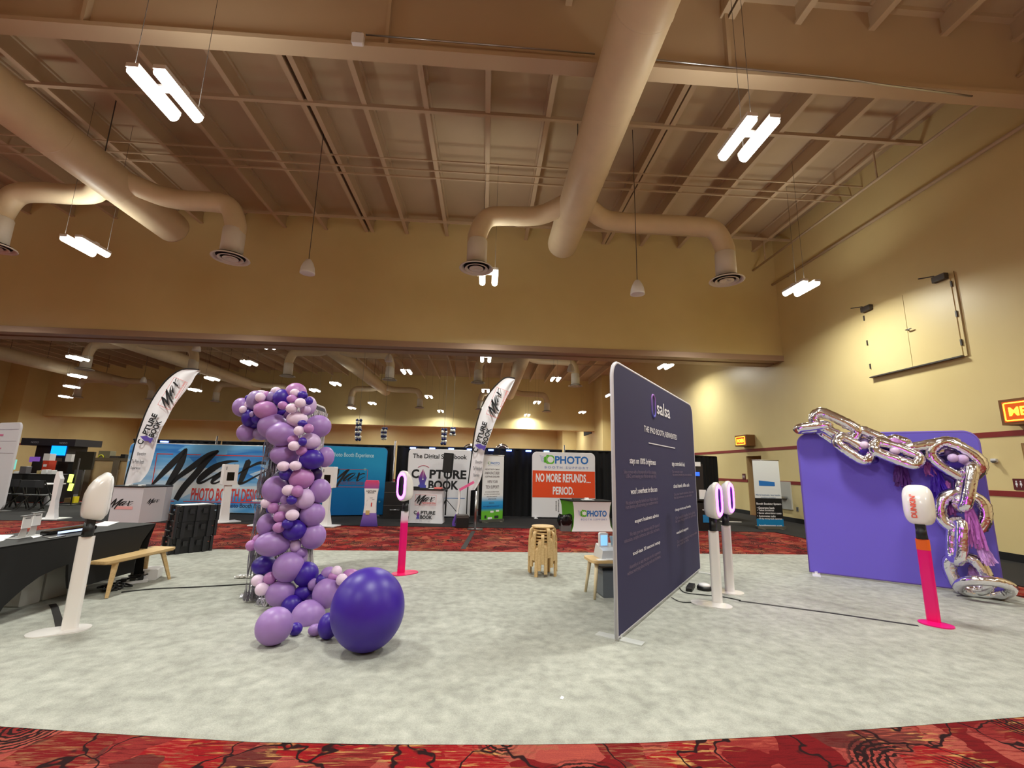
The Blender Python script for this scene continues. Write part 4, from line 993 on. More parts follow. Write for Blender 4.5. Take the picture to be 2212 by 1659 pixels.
# ---------------------------------------------------------------- roll-up banners
def rollup(P, h, label, face, slant=0.0):
    t = thing('rollup_banner', (P.A.x, P.A.y, 0), label, 'banner', P.rz)
    MB().box(0, P.w, -.004, .004, .09, h).build('printed_sheet', face, t)
    MB().box(-.02, P.w + .02, -.07, .07, .015, .095, 0, .02).build('base_cassette', M_METAL, t)
    MB().tube([(-.01, 0, h), (P.w + .01, 0, h)], .014, 8).build('top_rail', M_METAL, t)
    MB().tube([(P.w / 2, .05, .08), (P.w / 2, .02, h)], .012, 6).build('support_pole', M_METAL, t)
    for x in (.15 * P.w, .85 * P.w): MB().box(x - .03, x + .03, -.18, .12, .011, .022).build('foot', M_METAL, t)
    return t
RP = Plane(flo(1039, 1130), flo(1085, 1127))
rb = rollup(RP, 1.98, 'slim white roll-up banner fading to blue and green at its foot', m_grad('white_blue_green_print', [(0, (96, 180, 40)), (.12, (110, 186, 60)), (.17, (20, 130, 200)), (.27, (60, 160, 220)), (.36, (226, 228, 232)), (1, (228, 228, 232))]))
C6 = lambda x0, y0, x1, y1: RP.box(860 + x0 / 7.9, 950 + y0 / 7.9, 860 + x1 / 7.9, 950 + y1 / 7.9)
photo_logo(rb, RP, C6(1505, 378, 1732, 445))
m = MB()
for s, q in (('A BIG PHOTO BOOTH COMPANY?', (1478, 495, 1732, 518)), ('A MANUFACTURER?', (1476, 545, 1730, 590)), ('A SOFTWARE DEVELOPER?', (1476, 615, 1730, 645)), ("WE'RE YOUR", (1520, 690, 1698, 740)), ('TECH SUPPORT!', (1492, 778, 1720, 834)), ('24/7 PHONE AND SUPPORT TICKETS', (1485, 880, 1720, 900)), ('ALL TYPES OF PHOTO BOOTH SOFTWARE', (1468, 918, 1732, 940)), ('SINGLE EVENT OR MONTHLY', (1510, 960, 1690, 980)), ('SUPPORT SOLUTIONS', (1535, 1000, 1672, 1020)), ('SCAN OR CALL', (1550, 1070, 1640, 1088))):
    line(rb, s, C6(*q), mat('plum_grey_ink', (84, 70, 78), .7), -.006, .015, 'dark_text_line')
m = MB(); b6 = C6(1450, 1120, 1725, 1155); text(m, 'INFO@BOOTHSUPPORT', b6[0], b6[1], b6[2], b6[3], -.006, .02); m.build('blue_lettering', mat('deep_blue_ink', (24, 70, 140), .7), rb)
m = MB()
for q in ((1570, 1208, 1628, 1245), (1665, 1195, 1722, 1228), (1525, 1320, 1600, 1355)): b6 = C6(*q); m.prism(rrect(b6[0], b6[2], b6[1], b6[3], .015), -.007, -.005)
m.build('pale_badges', M_PAPER, rb)
m = MB()
for q in ((1470, 1290, 1505, 1345), (1640, 1290, 1710, 1340)): b6 = C6(*q); m.prism(rrect(b6[0], b6[2], b6[1], b6[3], .012), -.007, -.005)
m.build('dark_badges', mat('badge_black', (30, 40, 36), .7), rb)
MP = Plane(flo(1636, 1143), flo(1694, 1144))
mbn = rollup(MP, 2.02, 'white, black and blue roll-up banner before the right-hand restroom doorway', m_grad('white_black_blue_print', [(0, (14, 120, 176)), (.105, (14, 120, 176)), (.11, (18, 16, 20)), (.415, (18, 16, 20)), (.42, (216, 222, 226)), (1, (222, 228, 232))]))
C7 = lambda x0, y0, x1, y1: MP.box(1480 + x0 / 5.925, 900 + y0 / 5.925, 1480 + x1 / 5.925, 900 + y1 / 5.925)
def fit7(m, s, q, b=.02): b6 = C7(*q); line(mbn, s, (max(b6[0], .03), b6[1], min(b6[2], MP.w - .03), b6[3]), m, -.006, b, 'text_line')
m = MB()
for s, q in (('Booth Booking System', (910, 1105, 1228, 1132)), ('\u2022 Generates leads', (915, 1155, 1140, 1180)), ('\u2022 Takes bookings', (918, 1190, 1135, 1214)), ('\u2022 Saves advertising costs', (922, 1226, 1230, 1250)), ('\u2022 Automates tasks', (925, 1262, 1155, 1284)), ('\u2022 30 day money back guarantee', (930, 1298, 1240, 1318)), ('boothmanager.com', (950, 1382, 1238, 1410))): fit7(M_TXTW, s, q)
m = mat('slate_ink', (120, 140, 170), .7); fit7(m, 'More business, less hassle', (905, 994, 1215, 1014)); fit7(m, 'working together', (968, 1028, 1160, 1048))
m = MB(); b6 = C7(945, 825, 1142, 885); m.prism([(b6[0], b6[1]), (b6[2], b6[1]), (b6[2], b6[3] - .03), ((b6[0] + b6[2]) / 2, b6[3] - .01), (b6[0], b6[3] + .01)], -.006, -.005); m.build('blue_emblem', mat('blue_emblem_ink', (28, 110, 190), .7), mbn)

# ---------------------------------------------------------------- feather flags
def feather(basepx, pole_px, outline_px, Y, label, marks):
    b = flo(*basepx); b = Vector((at_y(basepx[0], basepx[1], Y).x, Y, 0))
    t = thing('feather_flag', (b.x, Y, 0), label, 'flag')
    loc = lambda px, py, y=0.0: (at_y(px, py, Y + y).x - b.x, y, at_y(px, py, Y + y).z)
    pl_ = [loc(*p) for p in pole_px]
    MB().tube(smooth_path([(0, 0, .03)] + pl_, 5), .016, 8).build('pole', M_BLKMATTE, t)
    MB().lathe([(.2, .012), (.2, .03), (.03, .05), (.025, .2)], 18, False).build('base', M_BLKMATTE, t)
    lft = smooth_path([loc(*p) for p in outline_px[0]], 6); rgt = smooth_path([loc(*p) for p in outline_px[1]], 6)
    n = min(len(lft), len(rgt)); m = MB(); V = []
    K = 8
    for i in range(n):
        a, c = lft[i], rgt[i]
        for k in range(K + 1):
            f = k / K; p = a.lerp(c, f); p.y += .03 * math.sin(i * .5 + f * 5) * f + .02 * math.sin(f * 9); V.append(p)
    F = [(i * (K + 1) + k, i * (K + 1) + k + 1, (i + 1) * (K + 1) + k + 1, (i + 1) * (K + 1) + k) for i in range(n - 1) for k in range(K)]
    sa = m.add(V, F, True).build('sail', M_FABW, t)
    for mk in marks: mk(t, loc)
    return t
def slanted(draw, loc, c, d, ln, hh, y=-.07):
    """marks written along the flag: draw(mb) in a unit box, then laid from photo point c towards d"""
    m = MB(); draw(m); a = Vector(loc(*c, 0)); b = Vector(loc(*d, 0)); ux = (b - a); ux.y = 0; L = ux.length; ux.normalize(); uz = Vector((-ux.z, 0, ux.x))
    m.v = [tuple(a + ux * (p[0] * L) + uz * ((p[2] - .5) * hh) + Vector((0, y + p[1] * .2, 0))) for p in m.v]; return m
def flag_marks(maxc, maxd, bookc, bookd, lines, sc):
    def f(t, loc):
        slanted(lambda m: script_logo(m, .0, .02, 1, 1, 0), loc, maxc, maxd, 0, .62 * sc).build('script_word', M_INK, t)
        slanted(lambda m: text(m, 'PHOTO BOOTH DESIGN', .40, -.02, 1, .10, 0, .02), loc, maxc, maxd, 0, .62 * sc, -.075).build('red_lettering', M_REDINK, t)
        def fr(m): 
            for q in ((0, 1, -.08, -.06), (0, 1, .9, .92), (0, .012, -.08, .92), (.99, 1, -.08, .92)): m.box(q[0], q[1], 0, .004, q[2], q[3])
        slanted(fr, loc, maxc, maxd, 0, .66 * sc, -.068).build('red_outline', M_REDINK, t)
        slanted(lambda m: book_logo(m, (0, 0, 1, 1), 0), loc, bookc, bookd, 0, .56 * sc).build('black_lettering', M_INK, t)
        slanted(lambda m: nib(m, .13, .0, .31, 1.0, 0), loc, bookc, bookd, 0, .56 * sc, -.072).build('pen_nib_mark', mat('violet_ink', (86, 66, 160), .7), t)
        m = MB()
        for s, x0, y0, x1, y1 in lines:
            a = loc(x0, y1); c = loc(x1, y0); text(m, s, a[0], a[2], c[0], c[2], -.075, .02)
        m.build('grey_lettering', mat('grey_flag_ink', (96, 94, 98), .7), t)
    return f
feather((263, 1118), [(268, 1049), (281, 1000), (294, 950), (315, 891), (337, 850), (363, 817), (394, 798), (430, 798)], ([(270, 1049), (283, 1000), (296, 950), (317, 891), (339, 850), (365, 818), (395, 799), (429, 799)], [(305, 1040), (322, 1010), (345, 940), (358, 907), (377, 877), (407, 834), (422, 814), (432, 801)]), 13.3,
        'left feather flag with black script and pen-nib marks behind the grey counter', [flag_marks((356, 880), (392, 820), (312, 962), (346, 897), (('Elevating', 300, 977, 320, 986), ('The Photo Booth', 288, 993, 316, 1001), ('Experience', 286, 1008, 308, 1015)), .64)])
feather((1008, 1112), [(1010, 1060), (1017, 999), (1026, 930), (1039, 883), (1057, 849), (1089, 817), (1112, 817)], ([(1012, 1060), (1019, 999), (1028, 930), (1041, 883), (1059, 849), (1090, 818), (1111, 818)], [(1026, 1058), (1040, 1030), (1046, 980), (1057, 946), (1076, 896), (1098, 852), (1113, 820)]), 13.45,
        'right feather flag with black script and pen-nib marks beside the white panel', [flag_marks((1061, 899), (1084, 841), (1032, 979), (1054, 914), (('Elevating', 1027, 995, 1042, 1003), ('The Photo Booth', 1022, 1008, 1041, 1016), ('Experience', 1023, 1023, 1036, 1031)), .60)])
# ---------------------------------------------------------------- counters, kiosks and small booth gear
P = Plane(flo(882, 1131), flo(953, 1133)); CW = P.w; CH = .93
ct = thing('promo_counter', (P.A.x, P.A.y, 0), 'white fabric counter with a black top before the pen-logo panel', 'counter', P.rz)
V = []; m = MB()
for z, i in ((.02, -.02), (.25, .015), (.6, .03), (CH, .01)):
    V += [(i, .0, z), (CW - i, .0, z), (CW - i, .42, z), (i, .42, z)]
m.add(V, [(4 * k + a, 4 * k + (a + 1) % 4, 4 * k + 4 + (a + 1) % 4, 4 * k + 4 + a) for k in range(3) for a in range(4)], True).build('fabric_cover', M_FABW, ct)
MB().box(-.02, CW + .02, -.03, .46, CH, CH + .035).build('top', M_BLACK, ct)
C8 = lambda x0, y0, x1, y1: P.box(860 + x0 / 7.9, 950 + y0 / 7.9, 860 + x1 / 7.9, 950 + y1 / 7.9)
m = MB(); b6 = C8(280, 938, 640, 1118); script_logo(m, *b6, -.035); b6 = C8(265, 1215, 640, 1345); book_logo(m, b6, -.035); m.build('black_lettering', M_INK, ct)
m = MB(); b6 = C8(418, 1068, 640, 1096); text(m, 'PHOTO BOOTH DESIGN', *b6, -.034, .02); b6 = C8(290, 945, 655, 1110)
for q in ((b6[0], b6[2], b6[1], b6[1] + .006), (b6[0], b6[2], b6[3], b6[3] + .006), (b6[0], b6[0] + .006, b6[1], b6[3]), (b6[2], b6[2] + .006, b6[1], b6[3])): m.box(q[0], q[1], -.033, -.032, q[2], q[3])
m.build('red_lettering', M_REDINK, ct)
m = MB(); nib(m, *C8(308, 1215, 378, 1345), -.036); m.build('pen_nib_mark', M_NIB, ct)
def onto(Pl, px0, px1, y, z, h, d, name, m, label, cat, bev=.008):
    """a small boxy thing standing at local y on a surface of height z"""
    a = Pl.uv(px0, 1060, y)[0]; b = Pl.uv(px1, 1060, y)[0]; o = MB().box(a, b, y, y + d, z, z + h, 0, bev).build(name, m, None, (Pl.A.x, Pl.A.y, 0), Pl.rz); return tag(o, label, cat)
onto(P, 884, 902, .05, CH + .036, .05, .25, 'tablet', M_BLACK, 'black tablet lying on the white pen-logo counter, left side', 'tablet')
onto(P, 903, 921, .10, CH + .036, .015, .25, 'folder', M_BLKMATTE, 'thin dark folder in the middle of the white counter', 'folder')
onto(P, 926, 936, .05, CH + .036, .02, .2, 'paper_stack', M_PAPER, 'small white papers on the white counter', 'paper', .004)
onto(P, 937, 953, .02, CH + .036, .045, .22, 'leaflet_box', mat('coral_card', (232, 120, 116), .6), 'coral pink box at the right end of the white counter', 'box')
# grey octagonal counter on the left
P = Plane(flo(232, 1131), flo(298, 1132)); 
gc = thing('promo_counter', (P.A.x, P.A.y, 0), 'pale grey wrapped counter with a black script word before the left feather flag', 'counter', P.rz)
GH = .90; W_ = P.w; oc = [(0, 0), (W_, 0), (W_ + .22, .5), (W_ + .22, .75), (W_ - .2, 1.0), (.1, 1.0), (-.22, .75), (-.22, .5)]
MB().slab(oc, .012, GH).build('wrap', mat('pale_grey_wrap', (198, 196, 204), .6), gc); MB().slab([(x * 1.02 - .01, y * 1.02 - .015) for x, y in oc], GH, GH + .03).build('top', M_BLACK, gc)
m = MB(); b6 = P.box(234, 1077, 290, 1101); script_logo(m, *b6, -.006); m.build('script_word', M_INK, gc)
m = MB(); b6 = P.box(249, 1094, 287, 1100); m.box(b6[0], b6[2], -.004, -.002, b6[1], b6[3]); m.build('pink_bar', mat('pale_pink_ink', (222, 160, 160), .7), gc)
m = MB(); script_logo(m, .12, .44, .42, .62, -.006); m.xform(Matrix.Translation((W_, 0, 0)) @ Matrix.Rotation(math.atan2(.5, .22), 4, 'Z')).build('side_script_word', M_INK, gc)
for px, c, lab in ((268, M_PAPER, 'crumpled white paper on the grey counter'), (296, M_PAPER, 'white cards on the grey counter')): onto(P, px, px + 8, .1, GH + .031, .035, .15, 'paper', c, lab, 'paper', .004)

# tablet kiosks
def kiosk(b, deg, label, H=1.53, head=True, group='white tablet kiosks'):
    t = thing('tablet_kiosk', (b.x, b.y, 0), label, 'kiosk', facing(b, deg), group)
    MB().box(-.36, .36, -.2, .2, .011, .035).build('base_plate', M_WHITE, t)
    m = MB(); V = []
    for z, w, y0, y1 in ((.035, .12, -.06, .16), (.4, .095, -.05, .06), (1.02, .085, -.02, .05)): V += [(-w, y0, z), (w, y0, z), (w, y1, z), (-w, y1, z)]
    m.add(V, [(4 * k + a, 4 * k + (a + 1) % 4, 4 * k + 4 + (a + 1) % 4, 4 * k + 4 + a) for k in range(2) for a in range(4)] + [(8, 9, 10, 11), (3, 2, 1, 0)]).build('column', M_WHITE, t)
    h = MB().box(-.18, .18, -.07, .10, .98, H, 0, .02).build('head', M_WHITE, t)
    MB().box(-.09, .09, -.075, -.068, 1.10, 1.32).build('screen', mat('black_screen', (12, 12, 14), .15), h)
    MB().box(-.13, -.11, -.074, -.069, 1.38, 1.47).build('camera_slot', M_GREYP, h)
    return t
kiosk(flo(482, 1129), 22, 'white tablet kiosk standing in front of the blue and white wall print')
kiosk(flo(700, 1137), -30, 'white tablet kiosk half hidden behind the right side of the balloons')
t = thing('printer_stand', flo(568, 1136), 'white stand with a tray mostly hidden behind the left side of the balloons', 'stand')
MB().box(-.3, .3, -.2, .2, .011, .035).build('base_plate', M_WHITE, t); MB().bar((0, 0, .03), (0, 0, .62), (.24, .14), (.18, .1)).build('column', M_WHITE, t); MB().box(-.25, .25, -.2, .2, .62, .66, 0, .015).build('tray', M_WHITE, t); MB().box(-.16, .16, -.15, .15, .66, .70, 0, .015).build('printer_slab', M_BLACK, t)
# flat wavy kiosk
b = flo(796, 1138); t = thing('wavy_kiosk', b, 'pink, white and violet waisted kiosk standing upright beside the blue panel', 'kiosk', facing(b, -8), 'curved strip kiosks')
prof = [(.22, 0), (.20, .1), (.16, .3), (.145, .5), (.16, .72), (.18, .86), (.185, .98), (.18, 1.05)]
def wavy(z0, z1, m, nm):
    pr = [(w, z) for w, z in prof]; mb_ = MB()
    def wd(z):
        for (w0, a), (w1, c) in zip(pr, pr[1:]):
            if a <= z <= c: return w0 + (w1 - w0) * (z - a) / (c - a)
        return pr[-1][0]
    zs = [z0 + (z1 - z0) * k / 8 for k in range(9)]; poly = [(wd(z) * (1 if z < 1.02 else .9), z * 1.13 + .012) for z in zs] + [(-wd(z) * (1 if z < 1.02 else .9), z * 1.13 + .012) for z in reversed(zs)]
    return mb_.prism(poly, -.02, .10).build(nm, m, t)
wavy(0, .30, m_grad('violet_base_print', [(0, (66, 44, 130)), (1, (140, 110, 200))]), 'violet_base'); wavy(.30, .86, M_WHITE, 'white_front'); wavy(.86, 1.05, m_grad('pink_cap_print', [(0, (150, 80, 150)), (1, (214, 70, 110))]), 'pink_cap')
m = MB(); text(m, 'CAPTURE', -.13, .90, .13, .935, -.024, .03); text(m, 'BOOK', -.08, .86, .09, .89, -.024, .03); m.build('lettering', M_INK, t)
MB().box(.02, .05, -.024, -.021, .52, .62).build('orange_tab', M_REDINK, t); MB().box(-.1, .0, -.03, -.02, .31, .42).build('gold_card', mat('gold_card', (200, 170, 110), .5), t)
m = MB(); 
for k in range(5): m.box(-.10 + .005 * k, -.09, -.024, -.021, .55 + .03 * k, .565 + .03 * k)
m.box(.04, .1, -.024, -.021, .70, .71).box(-.02, .06, -.024, -.021, .74, .75); m.build('sketch_marks', mat('pale_grey_ink', (150, 150, 160), .7), t)
# same kind of kiosk seen edge-on, with its head tilted
YE = 12.9; e0 = at_y(985, 1138, YE); t = thing('wavy_kiosk', (e0.x, YE, 0), 'thin curved strip kiosk seen edge-on, pink tilted head and violet foot', 'kiosk', 0, 'curved strip kiosks')
L_ = lambda px, py: (at_y(px, py, YE).x - e0.x, 0, max(at_y(px, py, YE).z, .03))
def strip3(pts, w, th, nm, m_):
    P_ = smooth_path([L_(*p) for p in pts], 6); V = []; mb_ = MB()
    for i, p in enumerate(P_):
        tt = (P_[min(i + 1, len(P_) - 1)] - P_[max(i - 1, 0)]).normalized(); n_ = Vector((tt.z, 0, -tt.x)) * th / 2
        V += [p + n_ + Vector((0, -w, 0)), p - n_ + Vector((0, -w, 0)), p - n_ + Vector((0, w, 0)), p + n_ + Vector((0, w, 0))]
    mb_.add(V, [(4 * i + a, 4 * i + (a + 1) % 4, 4 * i + 4 + (a + 1) % 4, 4 * i + 4 + a) for i in range(len(P_) - 1) for a in range(4)] + [(3, 2, 1, 0), tuple(4 * (len(P_) - 1) + a for a in range(4))])
    mb_.build(nm, m_, t)
M_VIO = mat('violet_plastic', (116, 80, 190), .4); M_PNK = mat('rose_plastic', (226, 96, 150), .4)
strip3([(993, 1060), (992, 1075), (991, 1090), (987, 1110)], .12, .05, 'white_column', M_WHITE); strip3([(993, 1058), (1006, 1051), (1024, 1041)], .14, .07, 'pink_head', M_PNK)
strip3([(987, 1110), (981, 1124), (980, 1133), (986, 1139), (1006, 1140)], .14, .06, 'violet_foot', M_VIO)
# loudspeaker on a tripod and the black case beside it
YS = 14.2; s0 = at_y(962, 1112, YS); t = thing('speaker_stand', (s0.x, YS, 0), 'black tripod stand carrying the tilted speaker before the white pen-logo panel', 'stand')
MB().tube([(0, 0, .15), (0, 0, 1.42)], .02, 8).build('pole', M_BLACK, t); MB().tube([(0, 0, .85), (0, 0, .92)], .035, 8).build('collar', M_BLACK, t)
for k in range(3):
    a = 2.2 + k * 2.094; MB().bar((0, 0, .62), (.55 * math.cos(a), .55 * math.sin(a), .02), .03, .02).build('leg', M_BLACK, t)
t = thing('loudspeaker', (s0.x, YS, 1.42), 'black slab-shaped loudspeaker up on a tripod in front of the white panel', 'loudspeaker')
MB().box(-.15, .15, -.13, .13, .0, .60, 0, .02).xform(Matrix.Rotation(math.radians(2.5), 4, 'Y')).build('cabinet', M_BLKMATTE, t); MB().box(-.13, .13, -.136, -.13, .02, .57).build('grille', M_BLACK, t)
P = Plane(flo(985, 1141), flo(1012, 1141)); t = thing('equipment_case', (P.A.x, P.A.y, 0), 'small black equipment case on the floor beside the edge-on kiosk', 'case', P.rz)
MB().box(0, P.w, 0, .35, .012, .26, 0, .02).build('body', M_BLACK, t); MB().box(.0, P.w, -.003, .355, .26, .33, 0, .02).build('lid', M_DKGREY, t)
b = at_y(1028, 1143, 12.3); b = flo(1026, 1144); t = thing('stanchion_post', b, 'bare metal post on a flat plate at the edge of the red carpet', 'post')
MB().tube([(0, 0, .02), (0, 0, .98)], .028, 12).build('post', M_METAL, t); MB().box(-.2, .2, -.13, .13, .0, .02).build('base_plate', mat('dull_steel_plate', (110, 108, 108), .4, 1), t)
# black trunk behind the kiosk by the blue panel
P = Plane(flo(826, 1122), flo(868, 1122)); t = thing('equipment_chest', (P.A.x, P.A.y, 0), 'tall black chest between the blue panel and the white pen-logo panel', 'chest', P.rz)
MB().box(0, P.w, 0, .5, .012, 1.1, 0, .02).build('body', M_BLACK, t); MB().box(.0, P.w, -.006, .0, .78, .80).box(0, P.w, -.006, 0, .40, .42).build('edge_trim', M_DKGREY, t)
MB().tube([(.2, -.01, .30), (.2, -.05, .28), (.48, -.05, .28), (.48, -.01, .30)], .012, 6).build('handle', M_METAL, t)
# green and white table cloth counter with its logo
P = Plane(flo(1237, 1149), flo(1322, 1149)); TH = .78; t = thing('stretch_cover_table', (P.A.x, P.A.y, 0), 'table in a white and green stretch cover with blue camera logo', 'table', P.rz)
m = MB(); V = []
for z, i in ((.012, -.03), (.15, .03), (.4, .055), (.65, .035), (TH, 0)): V += [(i, i * .6, z), (P.w - i, i * .6, z)]
m.add(V, [(2 * k, 2 * k + 1, 2 * k + 3, 2 * k + 2) for k in range(4)], True).build('white_front_cover', M_FABW, t)
m = MB(); V = []
for z, i in ((.012, -.03), (.15, .03), (.4, .055), (.65, .035), (TH, 0)): V += [(i, i * .6, z), (-.15 + i * .8, .68 - i, z)]
m.add(V, [(2 * k + 1, 2 * k, 2 * k + 2, 2 * k + 3) for k in range(4)], True)
V = []
for z, i in ((.012, -.03), (.4, .055), (TH, 0)): V += [(P.w - i, i * .6, z), (P.w + .0 - i, .68 - i, z)]
m.add(V, [(2 * k, 2 * k + 1, 2 * k + 3, 2 * k + 2) for k in range(2)], True); m.build('green_side_cover', mat('green_fabric', (84, 150, 30), .75), t)
MB().slab([(-.01, -.01), (P.w + .01, -.01), (P.w + .01, .70), (-.16, .70)], TH - .01, TH + .02).build('black_top', M_CLOTH, t)
m = MB()
photo_logo(t, P, (P.w * .13, .29, P.w * .88, .56))
for ch in t.children:
    if ch.name.split('.')[0] in ('camera_mark', 'camera_lens', 'blue_lettering', 'lavender_lettering'): ch.location = (0, .028, 0)
for px0, px1, y, h, d, nm, mm_, lab, cat in ((1240, 1262, .25, .03, .2, 'folder', M_DKGREY, 'dark folder on the green and white covered table', 'folder'), (1258, 1284, .1, .012, .25, 'leaflets', M_PAPER, 'leaflets spread on the green and white covered table', 'paper'), (1265, 1272, .22, .045, .1, 'card_box', M_PAPER, 'small white box standing on the green and white table', 'box')): 
    onto(P, px0, px1, y, TH + .021 + (.013 if nm == 'card_box' else 0), h, d, nm, mm_, lab, cat, .004)
b = flo(1221, 1147); t = thing('waste_bin', b, 'grey bin lined with a black bag left of the green table side', 'bin', .05)
MB().add([(-.13, -.11, .002), (.13, -.11, .002), (.13, .11, .002), (-.13, .11, .002), (-.15, -.13, .30), (.15, -.13, .30), (.15, .13, .30), (-.15, .13, .30)], [(3, 2, 1, 0), (0, 1, 5, 4), (1, 2, 6, 5), (2, 3, 7, 6), (3, 0, 4, 7)]).build('bin_body', M_GREYP, t)
m = MB(); V = []; N = 24; lv = ((.17, .16), (.20, .26), (.18, .36), (.165, .42), (.14, .41), (.12, .25))
for r, z in lv:
    for k in range(N): a = 2 * PI * k / N; rr_ = r * (1 + .06 * math.sin(5 * a + z * 20)); V.append((rr_ * math.cos(a) * 1.05, rr_ * math.sin(a) * .9, z + .02 * math.sin(3 * a)))
m.add(V, [(i * N + k, i * N + (k + 1) % N, (i + 1) * N + (k + 1) % N, (i + 1) * N + k) for i in range(len(lv) - 1) for k in range(N)], True).build('bin_bag', mat('black_bag', (14, 14, 16), .25), t)

# dark display rack right of the plum panel
YR = 13.0; P = Plane((at_y(1480, 1140, YR).x, YR), (at_y(1527, 1140, YR).x, YR)); t = thing('display_rack', (P.A.x, P.A.y, 0), 'tall dark booth rack with screen and shelf, right of the plum panel edge', 'rack', P.rz)
MB().box(0, P.w, .05, .12, .012, 1.86, 0, .02).build('back_board', mat('dark_brown_board', (34, 28, 28), .5), t); MB().box(0, P.w, -.3, .05, .82, .86).build('shelf', M_BLACK, t); MB().box(.0, P.w, -.3, .05, .012, .76, 0, .02).build('cabinet', M_BLACK, t)
P2 = lambda x0, y0, x1, y1: P.box(x0, y0, x1, y1)
b6 = P2(1497, 998, 1514, 1007); MB().box(b6[0], b6[2], .03, .05, b6[1], b6[3]).build('white_header_card', M_PAPER, t)
b6 = P2(1499, 1020, 1512, 1028); m = MB(); m.box(b6[0], b6[2], .03, .049, b6[1], b6[3]).build('screen', mat('lit_blue_screen', (40, 80, 200), .3, emit=1.6, ec=(40, 90, 230)), t)
m = MB(); text(m, 'vibes', P2(1505, 1073, 1516, 1078)[0], .55, P2(1505, 1073, 1516, 1078)[2] + .05, .60, -.305, .02); m.build('white_lettering', M_TXTW, t)
b6 = P2(1508, 1110, 1521, 1126); MB().box(b6[0], b6[2], -.312, -.302, max(b6[1], .1), b6[3]).build('blue_label', mat('blue_label', (20, 120, 180), .6), t)
b6 = P2(1503, 1045, 1516, 1064); tag(MB().box(b6[0], b6[2], -.22, -.20, .862, .862 + .26).xform(Matrix.Identity(4)).build('sign_holder', M_PAPER, None, (P.A.x, P.A.y, 0), P.rz), 'white sign standing on the dark rack shelf', 'sign')
b = flo(1577, 1128); t = thing('low_stand', b, 'flat white base plate with a short rod behind the white ring-light stands', 'stand')
MB().slab([(-.36, -.12), (.34, -.10), (.40, .0), (-.3, .12)], .011, .024).build('base_plate', M_WHITE, t); MB().tube([(-.05, 0, .02), (-.05, 0, .22)], .015, 8).build('rod', M_GREYP, t)
# right wall fittings
def neon(label, y0, y1, z0, z1, s):
    t = thing('lit_sign', (XR, (y0 + y1) / 2, (z0 + z1) / 2), label, 'sign', -PI / 2); w, h = (y1 - y0) / 2, (z1 - z0) / 2
    MB().box(-w, w, -.36, 0, -h, h).build('sign_box', mat('brown_sign_box', (120, 80, 40), .5), t)
    MB().box(-w * .86, w * .86, -.366, -.36, -h * .8, h * .8).build('sign_face', mat('amber_sign_face', (168, 74, 20), .4, emit=.5, ec=(220, 90, 20)), t)
    m = MB().tube([(x, -.372, z) for x, z in rrect(-w * .78, w * .78, -h * .68, h * .68, .02, 2)], .011, 6, closed=True); text(m, s, -w * .6, -h * .34, w * .6, h * .34, -.374, .03)
    m.build('lit_tubing', mat('lit_amber_tubing', (255, 170, 50), .4, emit=5, ec=(255, 160, 40)), t); return t
neon('amber lit restroom sign with WOMEN lettering above the far doorway', 17.05, 17.85, 2.68, 3.12, 'WOMEN')
neon('amber lit restroom sign cut off by the right edge of the view', 7.45, 8.25, 2.66, 3.16, 'MEN')
for y, z, h_, lab in ((17.98, 1.48, .24, 'small dark red restroom plaque left of the far doorway'), (8.42, 1.52, .22, 'dark red restroom plaque with white figures near the right edge')):
    t = thing('wall_plaque', (XR - .001, y, z), lab, 'plaque', -PI / 2); MB().box(-.10, .10, -.02, 0, -h_ / 2, h_ / 2, 0, .01).build('plate', mat('plaque_red', (92, 26, 30), .5), t)
    m = MB()
    for cx in (-.04, .035): m.prism(arc(cx, .055, .014, 0, 330, 9), -.024, -.021).prism([(cx - .022, -.02), (cx + .022, -.02), (cx + .012, .035), (cx - .012, .035)], -.024, -.021).box(cx - .006, cx + .006, -.024, -.021, -.06, -.02)
    m.build('figure_symbols', M_TXTW, t)
pa, pb = at_x(1689, 1041, XR), at_x(1707, 1098, XR); t = thing('drinking_fountain', (XR - .001, (pa.y + pb.y) / 2, .9), 'pale grey drinking fountain panel on the right wall behind the roll-up banner', 'drinking fountain', -PI / 2)
MB().box(-.30, .32, -.05, 0, -.48, .46, 0, .01).build('panel', mat('pale_steel_panel', (196, 196, 190), .4), t); MB().box(-.2, .14, -.3, -.04, -.12, -.04, 0, .02).build('basin', M_METAL, t); MB().tube([(-.05, -.2, -.04), (-.05, -.22, .02), (-.05, -.26, .02)], .012, 6).build('spout', M_METAL, t)
pa = at_x(1723, 1100, XR); t = thing('wall_outlet', (XR - .001, pa.y, pa.z), 'small outlet on the right wall left of the purple panel', 'outlet', -PI / 2); MB().box(-.05, .05, -.012, 0, -.07, .07).build('plate', M_GREYP, t); MB().box(-.02, .02, -.016, -.01, -.04, .04).build('socket', M_DKGREY, t)
pa = at_x(2150, 995, XR); t = thing('wall_camera', (XR - .001, pa.y, pa.z), 'small white device on the right wall beside the purple panel', 'camera', -PI / 2); MB().box(-.05, .05, -.05, 0, -.04, .04, 0, .01).build('mount', M_WHITE, t); MB().lathe([(.045, .0), (.045, -.02), (.02, -.05)], 14, True, (.03, -.08, 0)).build('dome', M_GREYP, t)
